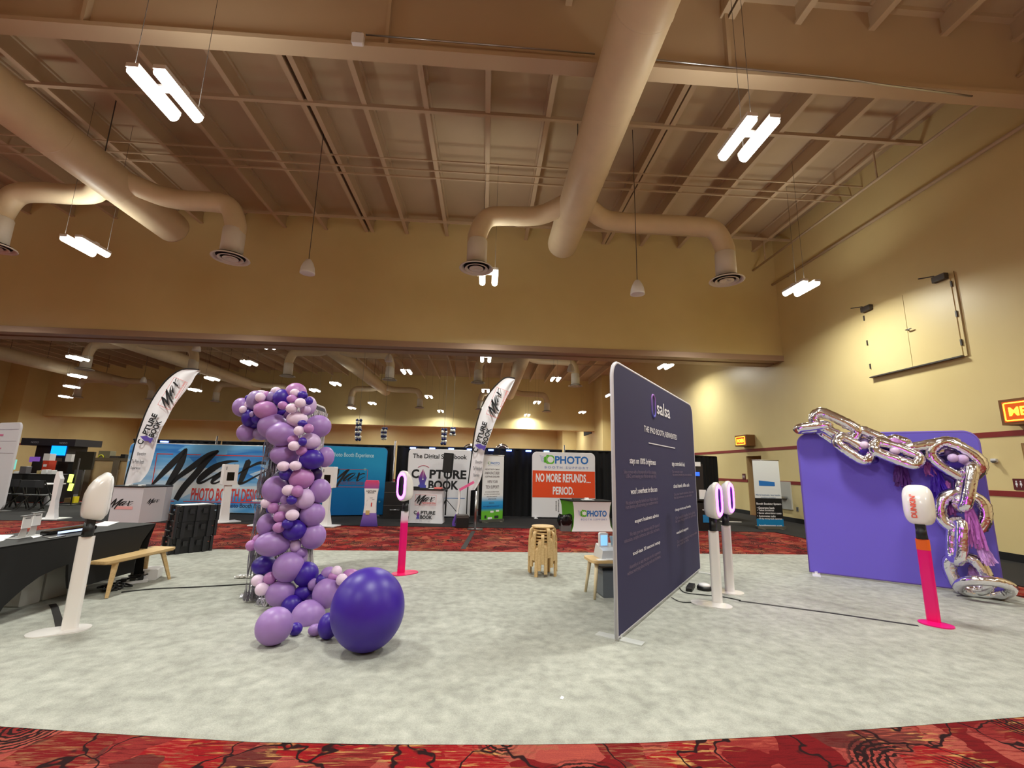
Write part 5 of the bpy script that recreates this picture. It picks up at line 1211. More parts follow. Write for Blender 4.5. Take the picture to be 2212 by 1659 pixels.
# navy and white balloon columns and foil links far behind the curtain
BMESH['N'] = balloon_mesh('balloon', mat('navy_balloon', (36, 44, 96), .35), 14); BMESH['W'] = balloon_mesh('balloon', mat('white_balloon', (226, 228, 226), .35), 14); BCOL['N'] = ('navy balloon', 0); BCOL['W'] = ('white balloon', 0)
for (px, y0, y1, lab) in ((776, 908, 952, 'navy and white balloon string above the blue panel, left one'), (830, 926, 950, 'short navy and white balloon string above the right end of the blue panel'), (960, 928, 962, 'navy and white balloon string above the white pen-logo panel'), (978, 926, 942, 'small navy and white balloon bunch right of the balloon string over the pen-logo panel')):
    c0 = at_y(px, y0, 22); t = thing('balloon_string', c0, lab, 'balloon string', 0, 'far navy and white balloons')
    MB().tube([(0, 0, -(y1 - y0) * .024), (0, 0, (ZC if px == 978 else ZD + .02) - c0.z)], .006, 5).build('string', M_GREYP, t)
    n = int((y1 - y0) / 6) + 2
    for k in range(n):
        for s in (-1, 1):
            o = bpy.data.objects.new('balloon', BMESH['NW'[(k // 1) % 2]]); COL.objects.link(o); o.parent = t; o.scale = (.075, .075, .08)
            o.location = (s * .07 + random.uniform(-.03, .03), random.uniform(-.04, .04), -k * (y1 - y0) * .0235 / n); o['label'] = BCOL['NW'[k % 2]][0]
for px, lab in ((1015, 'silver foil balloon hoop showing over the curtain, left of the feather flag'), (1085, 'silver foil balloon hoop showing over the curtain, right of the feather flag')):
    c0 = at_y(px, 975, 18.5); t = thing('foil_hoop', c0, lab, 'foil balloon', 0)
    MB().tube([((.22 * math.cos(PI * k / 12)), 0, .22 * math.sin(PI * k / 12)) for k in range(13)], .09, 12).build('hoop', M_CHROME, t); MB().tube([(.0, 0, -.1), (0, 0, -c0.z + .02)], .012, 6).build('stick', M_WHITE, t)
# ---------------------------------------------------------------- black table at the left with what lies on and under it
TZ = .74
A = flo(337, 1131, TZ); B = flo(0, 1183, TZ)
dv = (A - B).normalized(); B = A - dv * 2.75
P = Plane((B.x, B.y), (A.x, A.y)); tb = thing('covered_table', (B.x, B.y, 0), 'table in a tight black stretch cloth at the left beside the bench', 'table', P.rz)
L = P.w; Dp = .76
def U(px, py, y=0.0): return P.uv(px, py, y)
prof = [(337, 1131), (322, 1150), (308, 1170), (298, 1195), (291, 1215), (290, 1235), (240, 1249), (196, 1262), (148, 1272), (147, 1245), (148, 1219), (120, 1229), (85, 1246), (55, 1268), (30, 1290), (8, 1310)]
pts = [U(*p) for p in prof]; pts = [(min(u, L), max(z, .014)) for u, z in pts]
u8 = pts[-1][0]; poly = [(0, TZ)] + [(L, TZ)] + pts[1:] + [(u8 - .08, .013), (u8 - .25, .05), (u8 - .5, .2), (u8 - .7, .24), (0.1, .1), (.04, .013), (0.0, .013), (.05, .4)]
MB().prism(list(reversed(poly)), 0, .03).build('front_cloth', M_CLOTH, tb)
back = [(0, TZ), (L, TZ), (L - .07, .6), (L - .12, .3), (L - .1, .012), (L - .3, .02), (L - .6, .25), (L / 2, .32), (.6, .25), (.3, .02), (.1, .012), (.12, .3), (.07, .6)]
MB().prism(list(reversed(back)), Dp - .03, Dp).build('back_cloth', M_CLOTH, tb)
m = MB()
for s, x in ((1, L), (-1, 0)):
    V = []
    for z, i in ((TZ, 0), (.55, .06), (.3, .10), (.012, .08)): V += [(x - s * i, .0, z), (x - s * (i + .02), Dp / 2, z + (.25 if z < .1 else 0)), (x - s * i, Dp, z)]
    m.add(V, [(3 * k + a, 3 * k + a + 1, 3 * k + a + 4, 3 * k + a + 3) for k in range(3) for a in range(2)], True)
m.build('side_cloth', M_CLOTH, tb)
MB().slab([(0, 0), (L, 0), (L, Dp), (0, Dp)], TZ - .012, TZ + .004).build('top_cloth', mat('black_top_cloth', (30, 30, 32), .7), tb)
for x in (.12, L - .14):
    for y in (.1, Dp - .1): MB().tube([(x, y, .014), (x, y, TZ - .02)], .016, 8).build('leg', M_GREYP, tb)
def on_table(px, py): return flo(px, py, TZ + .005)
def sheet(pxs, z, th, name, m_, label, cat):
    q = [flo(x, y, z) for x, y in pxs]; return tag(MB().slab([(v.x, v.y) for v in q], z, z + th).build(name, m_, None), label, cat)
Tz = TZ + .0045
sheet([(-40, 1180), (8, 1168), (30, 1156), (-20, 1156)], Tz, .004, 'leaflets', M_PAPER, 'white sheet on the black table at the left frame edge', 'paper')
sheet([(72, 1163), (92, 1158), (83, 1156), (65, 1158)], Tz, .004, 'leaflets', M_PAPER, 'small white cards on the black table between the acrylic holders', 'paper')
sheet([(196, 1137), (232, 1137), (258, 1128), (226, 1127)], Tz, .006, 'leaflets', M_PAPER, 'fan of white sheets at the far end of the black table', 'paper')
sheet([(90, 1160), (108, 1164), (142, 1158), (118, 1155)], Tz, .008, 'tablet', mat('grey_tablet', (74, 72, 72), .3), 'flat grey tablet on the black table beside the acrylic holders', 'tablet')
t = thing('glossy_device', flo(150, 1150, Tz), 'long shiny black device lying on the black table behind the white stand', 'device', P.rz); MB().box(-.28, .28, -.06, .06, .001, .05, 0, .02).build('body', mat('gloss_black', (8, 8, 10), .08), t); MB().box(-.2, .1, -.063, -.06, .012, .035).build('lit_strip', mat('lit_pale_blue', (190, 210, 255), .3, emit=1.2), t)
for (px, py, tp, lab) in ((40, 1163, 1114, 'clear acrylic holder with white tag on the black table, nearest the frame edge'), (62, 1158, 1107, 'clear acrylic holder with white tag on the black table, right-hand one')):
    b = flo(px, py, Tz); h = height_at(b, px + 10, tp) - Tz; t = thing('sign_holder', b, lab, 'sign holder', P.rz + .1, 'acrylic holders on the black table')
    MB().add([(-.09, -.06, .004), (.07, -.06, .004), (.07, .06, .004), (-.09, .06, .004), (-.09, -.06, .010), (.07, -.06, .010), (.07, .06, .010), (-.09, .06, .010)], [(3, 2, 1, 0), (4, 5, 6, 7), (0, 1, 5, 4), (1, 2, 6, 5), (2, 3, 7, 6), (3, 0, 4, 7)]).build('foot', mat('pale_acrylic', (214, 216, 218), .1, alpha=.8), t)
    MB().add([(-.05, -.03, .01), (.04, -.03, .01), (.09, .01, h * .62), (.04, .01, h * .62), (-.05, -.024, .01), (.04, -.024, .01), (.09, .016, h * .62), (.04, .016, h * .62)], [(3, 2, 1, 0), (4, 5, 6, 7), (0, 1, 5, 4), (1, 2, 6, 5), (2, 3, 7, 6), (3, 0, 4, 7)]).build('riser', mat('smoky_acrylic', (170, 168, 166), .1, alpha=.6), t)
    MB().box(.0, .10, -.01, .0, h * .42, h * .96).build('white_tag', M_PAPER, t); MB().box(-.01, .12, -.02, .02, h * .96, h).build('top_clip', M_GREYP, t)
    MB().box(.02, .08, -.013, -.01, h * .84, h * .90).build('tag_mark', M_GREYP, t)
for (x0, x1, lab) in ((48, 93, 'pale plastic storage bin under the black table, left one'), (96, 148, 'pale plastic storage bin under the black table, right one')):
    ya = .36; a = P.uv(x0, 1270, ya)[0]; b_ = P.uv(x1, 1270, ya)[0]; t = thing('storage_bin', P.A + P.d * a - P.n * ya, lab, 'storage bin', P.rz, 'bins under the black table')
    w_ = b_ - a - .01; MB().box(0, w_, 0, .32, .014, .40, 0, .015).build('tub', mat('cloudy_plastic', (176, 176, 172), .4), t); MB().box(-.005, w_ + .005, -.01, .33, .40, .43).build('lid', mat('cloudy_lid', (160, 160, 158), .4), t)
c = flo(270, 1240); c = c + Vector((-.2, .12, 0)); t = thing('clear_bag', c, 'crumpled clear plastic bag under the far end of the black table', 'bag')
m = MB(); V = []; N = 18
for r, z in ((.05, .0), (.16, .02), (.2, .10), (.17, .2), (.10, .26), (.04, .27)):
    for k in range(N): a = 2 * PI * k / N; rr_ = r * (1 + .22 * math.sin(3 * a + z * 30) + .12 * math.sin(7 * a + z * 50)); V.append((rr_ * math.cos(a), rr_ * math.sin(a) * .8, .014 + z + .02 * math.sin(4 * a + r * 9)))
m.add(V, [(i * N + k, i * N + (k + 1) % N, (i + 1) * N + (k + 1) % N, (i + 1) * N + k) for i in range(5) for k in range(N)], False).build('bag_film', mat('clear_film', (200, 200, 205), .12, alpha=.45), t)
m = MB(); m.box(-.1, .08, -.06, .06, .03, .14, 0, .02).build('dark_contents', M_BLACK, t)

# ---------------------------------------------------------------- birch bench and what lies under it
BA, BB, BC, BD = flo(180, 1213, .41), flo(226, 1218, .41), flo(385, 1184, .41), flo(330, 1181, .41)
ctr = (BA + BB + BC + BD) / 4; ux = ((BC - BB) + (BD - BA)).normalized(); ux.z = 0
t = thing('bench', (ctr.x, ctr.y, 0), 'long pale birch bench in front of the black table', 'bench', math.atan2(ux.y, ux.x))
hl = ((BC - BB).length + (BD - BA).length) / 4; hw = .17; BH = .425
MB().slab([(a, b) for a, b in rrect(-hl, hl, -hw, hw, .05, 6)], BH - .028, BH).slab([(a, b) for a, b in rrect(-hl + .012, hl - .012, -hw + .012, hw - .012, .05, 6)], BH - .04, BH - .028).build('seat', M_BIRCH, t)
for sx in (-1, 1):
    MB().box(sx * (hl - .16) - .02, sx * (hl - .16) + .02, -hw + .05, hw - .05, BH - .065, BH - .038).build('crosspiece', M_BIRCH, t)
    for sy in (-1, 1): MB().bar((sx * (hl - .17), sy * (hw - .06), BH - .04), (sx * (hl - .06), sy * (hw + .005), .013), (.058, .030), (.045, .028)).build('leg', M_BIRCH, t)
c = flo(325, 1252); t = thing('power_unit', c, 'white and black power unit on the carpet under the bench', 'device', .35)
MB().box(-.10, .10, -.12, .12, .014, .15, 0, .02).build('case', M_WHITE, t); MB().box(-.102, -.05, -.125, .125, .03, .075).box(-.102, -.05, -.125, .125, .105, .135).build('black_panel', M_BLACK, t)
c = flo(285, 1262); t = thing('adapter_tray', c, 'white power strip with dark plugs on the carpet beside the power unit', 'power strip', .6)
MB().box(-.16, .16, -.05, .05, .014, .045, 0, .012).build('strip_body', M_WHITE, t)
for k in (-.09, .0, .08): MB().box(k - .03, k + .03, -.03, .03, .045, .085, 0, .01).build('plug', M_BLACK, t)
def tangle(pxs, n, z, r, label, m_=M_BLACK, seed=1, spread=.10):
    rn = random.Random(seed); pts = []
    for i in range(n):
        c = flo(*rn.choice(pxs)); pts.append(c + Vector((rn.gauss(0, spread), rn.gauss(0, spread * .7), z + rn.uniform(0, .05))))
    return tag(MB().tube(smooth_path(pts, 5), r, 6).build('power_cable', m_), label, 'cable')
tangle([(215, 1280), (232, 1276), (250, 1272), (262, 1276)], 26, .024, .011, 'tangle of thick black cable under the near end of the bench', seed=3, spread=.06)
tangle([(272, 1262), (290, 1256), (310, 1258)], 16, .05, .007, 'loose black cords over the power strip under the bench', seed=5, spread=.06)
c = flo(215, 1255); t = thing('plastic_wrap', c, 'crumpled clear plastic wrap on the carpet behind the bench leg', 'wrap'); m = MB(); V = []; N = 14
for r, z in ((.14, .0), (.12, .03), (.07, .055), (.01, .06)):
    for k in range(N): a = 2 * PI * k / N; rr_ = r * (1 + .3 * math.sin(4 * a + z * 60)); V.append((rr_ * math.cos(a), rr_ * math.sin(a) * .6, .014 + z))
m.add(V, [(i * N + k, i * N + (k + 1) % N, (i + 1) * N + (k + 1) % N, (i + 1) * N + k) for i in range(3) for k in range(N)]).build('film', mat('pale_film', (206, 206, 216), .12, alpha=.7), t)
# stack of three black road cases
cb = flo(384, 1197); ang = math.atan2(-cb.y, -cb.x) + PI / 2 + .25
def roadcase(label):
    t = thing('road_case', (0, 0, 0), label, 'case', ang, 'stack of black road cases')
    MB().box(-.28, .28, -.22, .22, .0, .17, 0, .03).build('lower_shell', M_BLACK, t); MB().box(-.28, .28, -.22, .22, .175, .272, 0, .03).build('lid', M_BLACK, t)
    m = MB()
    for x in (-.2, .0, .2): m.box(x - .03, x + .03, -.255, -.24, .0, .27)
    for sx in (-1, 1):
        for sy in (-.2, .2): m.box(sx * .31 - .02, sx * .31 + .02, sy - .04, sy + .04, .0, .27)
    m.build('rib', mat('black_rib', (24, 24, 28), .4), t)
    for x in (-.1, .10): MB().box(x - .035, x + .035, -.26, -.238, .13, .22, 0, .006).build('latch', mat('black_latch', (26, 26, 28), .4), t)
    MB().tube([(-.32, -.1, .12), (-.36, -.1, .12), (-.36, .1, .12), (-.32, .1, .12)], .014, 8).build('handle', M_BLACK, t); return t
rc = roadcase('black ribbed road case at the bottom of the stack behind the bench'); rc.location = (cb.x, cb.y + .22, .004)
for k, (lab, dx_, dr) in enumerate((('black ribbed road case in the middle of the stack behind the bench', .03, .03), ('black ribbed road case on top of the stack, with papers on it', .05, -.02))):
    o = copy_tree(rc); o['label'] = lab; o.location = (cb.x + dx_, cb.y + .22, .004 + .274 * (k + 1)); o.rotation_euler = (0, 0, ang + dr)
tag(MB().box(-.24, .22, -.14, .12, 0, .004).build('leaflets', M_PAPER, None, (cb.x + .02, cb.y + .2, .004 + .274 * 3), ang + .2), 'white papers lying on top of the black case stack', 'paper')

# ---------------------------------------------------------------- stacked stools and the small table
def stool(label):
    t = thing('stool', (0, 0, 0), label, 'stool', 0, 'stacked birch stools')
    MB().lathe([(.001, .445), (.168, .445), (.175, .440), (.175, .425), (.168, .42), (.001, .42)], 36, False, caps=False).build('seat', M_BIRCH, t)
    for k in range(4):
        a = PI / 4 + k * PI / 2; ca, sa = math.cos(a), math.sin(a); P_ = []
        for r, z in ((.10, .412), (.15, .412), (.185, .405), (.203, .38), (.207, .34), (.210, .2), (.213, .002)): P_.append((r * ca, r * sa, z))
        P_ = smooth_path(P_, 3); m = MB(); V = []; w2 = .024; th = .014
        for i, p in enumerate(P_):
            tt = (P_[min(i + 1, len(P_) - 1)] - P_[max(i - 1, 0)]).normalized(); sd = Vector((-sa, ca, 0)); nn = tt.cross(sd)
            V += [p + sd * w2 + nn * th, p - sd * w2 + nn * th, p - sd * w2 - nn * th, p + sd * w2 - nn * th]
        m.add(V, [(4 * i + q, 4 * i + (q + 1) % 4, 4 * i + 4 + (q + 1) % 4, 4 * i + 4 + q) for i in range(len(P_) - 1) for q in range(4)] + [(3, 2, 1, 0), tuple(4 * (len(P_) - 1) + q for q in range(4))])
        m.build('leg', M_BIRCH, t)
    return t
sb = flo(1174, 1247); sb.z = .013
nm = ('bottom birch stool of the stack of stools', 'second birch stool up the stack of stools', 'third birch stool up the stack of stools', 'middle birch stool of the stack of stools', 'fifth birch stool up the stack of stools', 'birch stool just under the top one of the stack', 'top birch stool of the stack, its round seat in view')
s0 = stool(nm[0]); s0.location = (sb.x, sb.y + .12, sb.z); s0.rotation_euler = (0, 0, .2)
for k in range(1, 7):
    o = copy_tree(s0); o['label'] = nm[k]; o.location = (sb.x, sb.y + .12, sb.z + .046 * k); o.rotation_euler = (0, 0, .2 + .225 * (0, 3, 1, 5, 2, 6, 4)[k])
b = flo(1300, 1290); t = thing('side_table', (b.x + .12, b.y + .05, 0), 'small pale wooden table left of the dark plum panel', 'table', .1)
TH2 = .47; MB().slab(rrect(-.30, .30, -.2, .2, .07, 6), TH2 - .03, TH2).build('table_top', M_BIRCH, t)
for sx in (-1, 1):
    for sy in (-1, 1): MB().tube([(sx * .22, sy * .13, TH2 - .03), (sx * .27, sy * .18, .013)], [.026, .017], 12).build('leg', mat('whitewashed_birch', (224, 206, 168), .5), t)
bx, by = b.x + .12, b.y + .05
t = thing('photo_printer', (bx + .05, by + .05, TH2 + .001), 'pale grey photo printer with a lit screen on the small table', 'printer', .15)
m = MB(); m.add([(-.2, -.13, 0), (.2, -.13, 0), (.2, .15, 0), (-.2, .15, 0), (-.18, -.12, .10), (.18, -.12, .10), (.17, .14, .16), (-.17, .14, .16)], [(3, 2, 1, 0), (4, 5, 6, 7), (0, 1, 5, 4), (1, 2, 6, 5), (2, 3, 7, 6), (3, 0, 4, 7)]).build('body', mat('pale_grey_plastic', (206, 208, 212), .35), t)
h = MB().box(-.17, -.05, .0, .05, .13, .31, 0, .02).build('screen_arm', M_WHITE, t); MB().box(-.155, -.065, -.006, .0, .15, .28).build('screen', mat('lit_pale_screen', (150, 200, 240), .3, emit=1.0, ec=(120, 180, 240)), h)
MB().add([(.0, .0, .15), (.14, .0, .15), (.15, .05, .26), (.0, .05, .26), (.0, .02, .15), (.14, .02, .15), (.15, .07, .26), (.0, .07, .26)], [(3, 2, 1, 0), (4, 5, 6, 7), (0, 1, 5, 4), (1, 2, 6, 5), (2, 3, 7, 6), (3, 0, 4, 7)]).build('paper_tray', mat('pale_blue_tray', (150, 176, 196), .3), t)
for k, (x, y, r) in enumerate(((-.1, -.13, .2), (.02, -.14, -.15))):
    tag(MB().box(-.10, .10, -.045, .05, 0, .004).build('leaflets', M_PAPER, None, (bx + x, by + y, TH2 + .001 + .0045 * k), r), ('white papers at the left edge of the small table', 'white papers at the middle of the small table')[k], 'paper')
t = thing('storage_bin', (bx + .05, by + .02, .013), 'dark grey bin with a black lid under the small table', 'storage bin', .1); MB().box(-.19, .19, -.14, .14, 0, .33, 0, .02).build('tub', mat('slate_plastic', (104, 110, 118), .45), t); MB().box(-.20, .20, -.15, .15, .33, .36, 0, .01).build('lid', M_BLACK, t)
# power adapters behind the dark panel
c = flo(1492, 1275); t = thing('power_adapter', (c.x, c.y, .014), 'long black power adapter on the carpet right of the dark panel', 'adapter', 1.0); MB().box(-.16, .16, -.04, .04, 0, .05, 0, .015).build('brick', M_BLACK, t); MB().tube([(.16, 0, .025), (.26, 0, .02)], .008, 6).build('lead', M_BLACK, t)
c = flo(1522, 1276); t = thing('charger_puck', (c.x, c.y, .014), 'round white and black charger beside the power adapter', 'charger'); MB().lathe([(.09, 0), (.10, .02), (.09, .05)], 24, True).build('black_body', M_BLACK, t); MB().lathe([(.085, .05), (.07, .075), (.03, .085)], 24, True).build('white_lid', M_WHITE, t)

# ---------------------------------------------------------------- the booths far on the left
YL = 20.0
def far(px, py, Y=YL): return at_y(px, py, Y)
def fbox(x0, y0, x1, y1, Y, d, name, m_, label=None, cat=None, par=None, base=False, rel=None):
    a, b = far(x0, y1, Y), far(x1, y0, Y); z0 = 0.012 if base else a.z
    o = MB().box(0, b.x - a.x, 0, d, 0, b.z - z0).build(name, m_, par, (a.x, Y, z0) if par is None else Vector((a.x, Y, z0)) - par.location)
    return tag(o, label, cat) if label else o
t = thing('booth_tower', far(105, 1080, 21), 'dark booth tower with a wide header board and blue screen far left', 'booth'); t.location.z = 0
fbox(55, 962, 148, 1075, 21, 1.0, 'body', mat('dark_booth_body', (30, 24, 28), .5), par=t, base=True); hb = fbox(44, 949, 164, 961, 20.8, 1.4, 'header_board', mat('dark_header', (26, 22, 30), .5), par=t)
m = MB(); a = far(62, 957, 20.7); c = far(80, 953, 20.7); q = far(124, 959, 20.7); r = far(142, 955, 20.7)
text(m, 'NODO', a.x - t.location.x, a.z, c.x - t.location.x, c.z, 20.79 - 21, .02); text(m, 'NODO', q.x - t.location.x, q.z, r.x - t.location.x, r.z, 20.79 - 21, .02); m.build('grey_lettering', mat('dim_grey_ink', (120, 116, 124), .6), t)
fbox(108, 963, 142, 983, 20.93, .06, 'screen', mat('lit_cyan_screen', (20, 150, 255), .3, emit=2.4, ec=(10, 130, 255)), par=t); fbox(62, 987, 85, 998, 20.95, .05, 'picture_screen', mat('lit_violet_screen', (120, 80, 170), .3, emit=.5), par=t)
fbox(114, 989, 133, 1004, 20.95, .05, 'framed_print', mat('dim_print', (70, 58, 52), .6), par=t)
M_ORG = mat('orange_panel', (206, 62, 34), .5)
def pod(x0, x1, ytop, ymid, ybot, top_m, body_m, label):
    t = thing('booth_pod', far((x0 + x1) / 2, ybot, 18.5), label, 'photo booth'); t.location.z = 0
    if body_m: fbox(x0, ymid, x1, ybot, 18.5, .3, 'body', body_m, par=t)
    h = fbox(x0 + 4, ytop, x1 + 2, ymid, 18.5, .25, 'white_top', top_m, par=t); fbox((x0 + x1) / 2 - 2, ybot, (x0 + x1) / 2 + 3, 1080, 18.6, .1, 'post', M_BLACK, par=t, base=True); return t
p1 = pod(88, 107, 980, 995, 1021, M_WHITE, M_ORG, 'orange photo booth pod with a white top far left')
m = MB(); a = far(91, 1008, 18.45); c = far(99, 1003, 18.45); m.box(a.x - p1.location.x, c.x - p1.location.x, -.02, -.005, a.z, c.z).build('white_mark', M_TXTW, p1)
pod(136, 154, 981, 997, 998, M_WHITE, None, 'white pod head on a dark post right of the orange pod')
for (x0, y0, x1, y1, Y, lab, nm) in ((66, 998, 88, 1024, 18.75, 'black monitor left of the orange pod', 'monitor'), (121, 998, 156, 1023, 19.2, 'black monitor right of the orange pod', 'monitor'), (158, 977, 200, 1013, 17.4, 'large olive black screen on a stand in front of the beige counter', 'monitor')):
    t = thing('monitor', far((x0 + x1) / 2, y1, Y), lab, 'monitor', -.15); t.location.z = 0; w_ = (x1 - x0) * Y / FPX; c = far((x0 + x1) / 2, (y0 + y1) / 2, Y); h_ = (y1 - y0) * Y / FPX
    MB().box(-w_ / 2, w_ / 2, -.04, .03, c.z - h_ / 2, c.z + h_ / 2, 0, .02).build('screen', mat('dark_screen', (44, 40, 32), .35) if x0 == 158 else M_BLACK, t); MB().tube([(0, .05, .03), (0, .05, c.z)], .035, 8).build('pole', M_DKGREY, t); MB().box(-.35, .35, -.25, .25, .012, .04).build('base', M_BLACK, t)
for (x0, x1, Y, lab) in ((-30, 47, 16.3, 'folding table with a white top far left, left one'), (49, 120, 16.0, 'folding table with a white top far left, right one')):
    a, b = far(x0, 1048, Y), far(x1, 1046, Y); t = thing('folding_table', (a.x, Y, 0), lab, 'table', 0, 'white folding tables at far left'); w_ = b.x - a.x; z = .76
    MB().box(0, w_, -.38, .38, z - .04, z, 0, .01).build('top', M_WHITE, t)
    for x in (.15, w_ - .15):
        for s in (-1, 1): MB().bar((x, s * .3, z - .04), (x + .12 * s, s * .3, .012), .035, .035).build('leg', M_BLACK, t)
    for x in ((.35, .8) if x0 < 0 else (.3, .75)):
        pass
ch0 = None
for (px, Y, lab, rz) in ((8, 15.45, 'dark folding chair at the white tables, leftmost', .2), (36, 15.45, 'dark folding chair at the white tables, second from left', -.1), (64, 15.2, 'dark folding chair at the white tables, second from right', .15), (92, 15.2, 'dark folding chair at the white tables, rightmost', -.2)):
    p = far(px, 1090, Y); p.z = 0
    if ch0 is None:
        t = ch0 = thing('folding_chair', p, lab, 'chair', rz, 'dark folding chairs'); MB().box(-.2, .2, -.2, .2, .43, .455, 0, .008).build('seat', M_BLACK, t); MB().box(-.2, .2, -.23, -.2, .68, .9, 0, .008).build('backrest', M_BLACK, t)
        for s in (-1, 1): MB().bar((s * .2, -.22, .9), (s * .2, .2, .012), .025, .025).build('leg', M_BLACK, t); MB().bar((s * .18, .18, .44), (s * .18, -.22, .012), .025, .025).build('leg', M_BLACK, t)
    else: t = copy_tree(ch0); t.location = p; t.rotation_euler = (0, 0, rz); t['label'] = lab
# beige counter with things on it
t = thing('beige_counter', far(236, 1080, 18.8), 'tall beige counter behind the left white stand', 'counter'); t.location.z = 0
CTZ = far(236, 992, 18.8).z
fbox(176, 993, 276, 1090, 18.8, .8, 'body', mat('beige_board', (206, 180, 132), .6, var=.15, scale=2), par=t, base=True); fbox(174, 990, 277, 994, 18.75, .9, 'top', mat('dark_beige_edge', (110, 96, 72), .6), par=t)
for px in (183, 241): fbox(px, 994, px + 4, 1085, 18.7, .06, 'post', mat('grey_post', (120, 110, 92), .5), par=t, base=True)
TZc = far(236, 990, 18.75).z + .002
def ctop(x0, x1, h, y, d, nm, m_, lab, cat): a, b = far(x0, 990, 18.8), far(x1, 990, 18.8); o = MB().box(0, b.x - a.x, 0, d, 0, h, 0, .01).build(nm, m_, None, (a.x, 18.8 + y, TZc)); tag(o, lab, cat); return o
ctop(206, 231, .28, .1, .3, 'storage_case', mat('olive_grey', (126, 120, 96), .5), 'grey case with a yellow loop on the beige counter', 'case')
ctop(232, 251, .10, .1, .3, 'tray', M_DKGREY, 'dark tray on the beige counter', 'tray'); ctop(255, 265, .17, .1, .3, 'small_box', M_BLACK, 'small black box on the right of the beige counter', 'box')
a = far(214, 988, 18.78); tag(MB().tube([(a.x + .1 * math.cos(PI * k / 10), 18.86, TZc + .02 + .1 * math.sin(PI * k / 10)) for k in range(11)], .018, 8).build('yellow_loop', mat('yellow_plastic', (220, 220, 40), .4)), 'yellow loop standing against the grey case on the beige counter', 'loop')
t = thing('neon_tube_stand', far(153, 1060, 16.7), 'stand with glowing yellow-green light tubes far left', 'light'); t.location.z = 0
for (y0, y1) in ((1025, 1042), (1045, 1060)):
    a, b = far(155, y0, 16.7), far(150, y1, 16.7); MB().tube([Vector((a.x - t.location.x, 0, a.z)), Vector((b.x - t.location.x, 0, b.z))], .06, 10).build('lit_tube', mat('lit_lime_tube', (200, 240, 110), .4, emit=2.2, ec=(210, 240, 90)), t)
MB().tube([(.0, .1, .02), (0, .1, 1.6)], .02, 8).build('pole', M_DKGREY, t); MB().box(-.2, .2, -.1, .3, .012, .03).build('base', M_BLACK, t)
fbox(152, 1073, 161, 1088, 17.2, .2, 'yellow_bag', mat('bright_yellow', (226, 206, 20), .5), 'small yellow bag on the floor by the beige counter', 'bag', base=True); fbox(137, 1076, 152, 1088, 17.3, .35, 'cardboard_box', mat('cardboard', (120, 96, 62), .8), 'cardboard box on the floor beside the yellow bag', 'box', base=True)
a = far(101, 1090, 16.4); t = thing('water_jug', (a.x, 16.4, .012), 'cloudy white jug on the floor under the white tables', 'jug'); MB().lathe([(.08, 0), (.09, .03), (.09, .24), (.05, .32), (.03, .34), (.03, .38)], 18, True).build('bottle', mat('cloudy_white', (206, 206, 214), .4), t); MB().lathe([(.034, .38), (.034, .41)], 14, True).build('cap', M_WHITE, t)
t = thing('lit_frame_booth', far(12, 1006, 18), 'booth with a glowing orange square frame at the left edge', 'photo booth'); t.location.z = 0; c = far(12, 995, 18)
MB().tube([(x, -.06, c.z + z) for x, z in rrect(-.12, .12, -.18, .18, .03, 3)], .03, 8, closed=True).build('lit_frame', mat('lit_orange_frame', (255, 150, 70), .4, emit=3, ec=(255, 130, 50)), t); MB().box(-.15, .15, -.04, .1, c.z - .25, c.z + .22).build('head', M_WHITE, t); MB().box(-.06, .06, -.0, .08, .02, c.z - .25).build('post', M_BLACK, t); MB().box(-.25, .25, -.2, .25, .012, .03).build('base', M_BLACK, t)
t = thing('teal_screen', far(26, 1013, 17.2), 'teal lit tablet on a stand near the left edge', 'tablet'); t.location.z = 0; c = far(26, 1003, 17.2); MB().box(-.09, .09, -.02, .02, c.z - .18, c.z + .17).build('screen', mat('lit_teal', (120, 200, 190), .4, emit=.7), t); MB().tube([(0, .02, .02), (0, .02, c.z)], .02, 8).build('pole', M_BLACK, t); MB().box(-.2, .2, -.15, .15, .012, .03).build('base', M_BLACK, t)
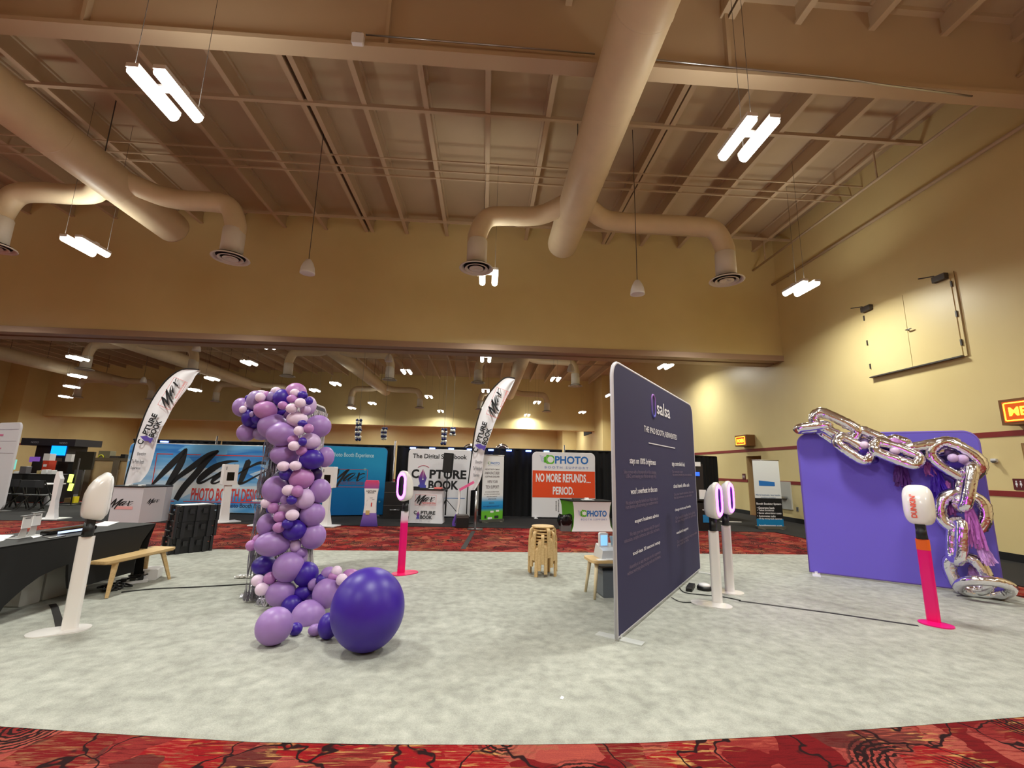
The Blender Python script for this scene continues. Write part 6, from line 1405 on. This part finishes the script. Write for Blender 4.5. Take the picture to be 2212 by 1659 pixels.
# dark skirted booth table and gear heap silhouettes
t = thing('skirted_table', far(75, 1080, 17.6), 'black skirted table loaded with small boxes far left', 'table'); t.location.z = 0; a, b = far(20, 1028, 17.6), far(128, 1028, 17.6); z = .98
MB().box(a.x - t.location.x, b.x - t.location.x, 0, .7, .012, z).build('skirt', M_CLOTH, t); MB().box(a.x - t.location.x - .02, b.x - t.location.x + .02, -.02, .72, z, z + .02).build('top', M_BLACK, t)
for k, (px, w_, h_, m_, lab) in enumerate(((74, .12, .12, mat('tan_card', (190, 170, 120), .6), 'small tan box on the black skirted table'), (84, .16, .16, M_PAPER, 'white carton on the black skirted table, left one'), (98, .14, .14, M_PAPER, 'white carton on the black skirted table, right one'), (36, .22, .26, mat('silver_case', (150, 150, 160), .3, .7), 'silver device on the black skirted table'), (24, .18, .08, M_PAPER, 'white papers on the black skirted table'))):
    a = far(px, 1030, 17.6); t2 = MB().box(0, w_, 0, .2, 0, h_, 0, .01).build(('small_box', 'carton', 'carton', 'silver_device', 'paper_stack')[k], m_, None, (a.x, 17.65, z + .021)); tag(t2, lab, ('box', 'box', 'box', 'device', 'paper')[k])
# white curved stand seen from the side
b = flo(118, 1122); t = thing('curved_kiosk', (b.x, b.y, 0), 'white curved kiosk seen from the side at the edge of the red carpet, far left', 'kiosk')
LL = lambda px, py: ((at_y(px, py, b.y).x - b.x), max(at_y(px, py, b.y).z, .03))
outl = [(101, 1119), (108, 1104), (115, 1080), (119, 1055), (121, 1040), (124, 1028), (128, 1018), (131, 1018), (132, 1026), (135, 1034), (133, 1042), (131, 1050), (128, 1064), (124, 1080), (122, 1100), (122, 1119)]
MB().prism([LL(*p) for p in outl], -.06, .06).build('curved_body', M_WHITE, t); a, c = LL(87, 1122), LL(140, 1120); MB().box(a[0], c[0], -.22, .22, .012, .035).build('base_plate', M_WHITE, t)
# rounded white banner at the left frame edge
P = Plane((at_y(-75, 1080, 14.5).x, 14.9), (at_y(24, 1080, 14.5).x, 14.3)); t = thing('rounded_banner', (P.A.x, P.A.y, 0), 'white rounded banner with pink marks cut off by the left edge', 'banner', P.rz)
h_ = P.uv(10, 913)[1]; MB().prism(rrect(0, P.w, .05, h_, .2, 8), 0, .05).build('fabric_face', M_FABW, t); MB().box(.1, P.w - .1, -.2, .25, .012, .03).build('foot_plate', M_METAL, t)
m = MB()
for (y0, y1, x1) in ((938, 942, 7), (967, 970, 2)): a = P.uv(x1, y1); c = P.uv(x1, y0); m.box(a[0] - .35, a[0], -.006, -.003, a[1], c[1])
m.build('pink_marks', mat('pink_mark_ink', (220, 120, 160), .6), t); m = MB()
for y in (928, 953, 979): a = P.uv(14, y); m.box(.1, P.w - .08, -.006, -.003, a[1], a[1] + .012)
m.build('grey_lines', mat('grey_line_ink', (176, 170, 186), .6), t)
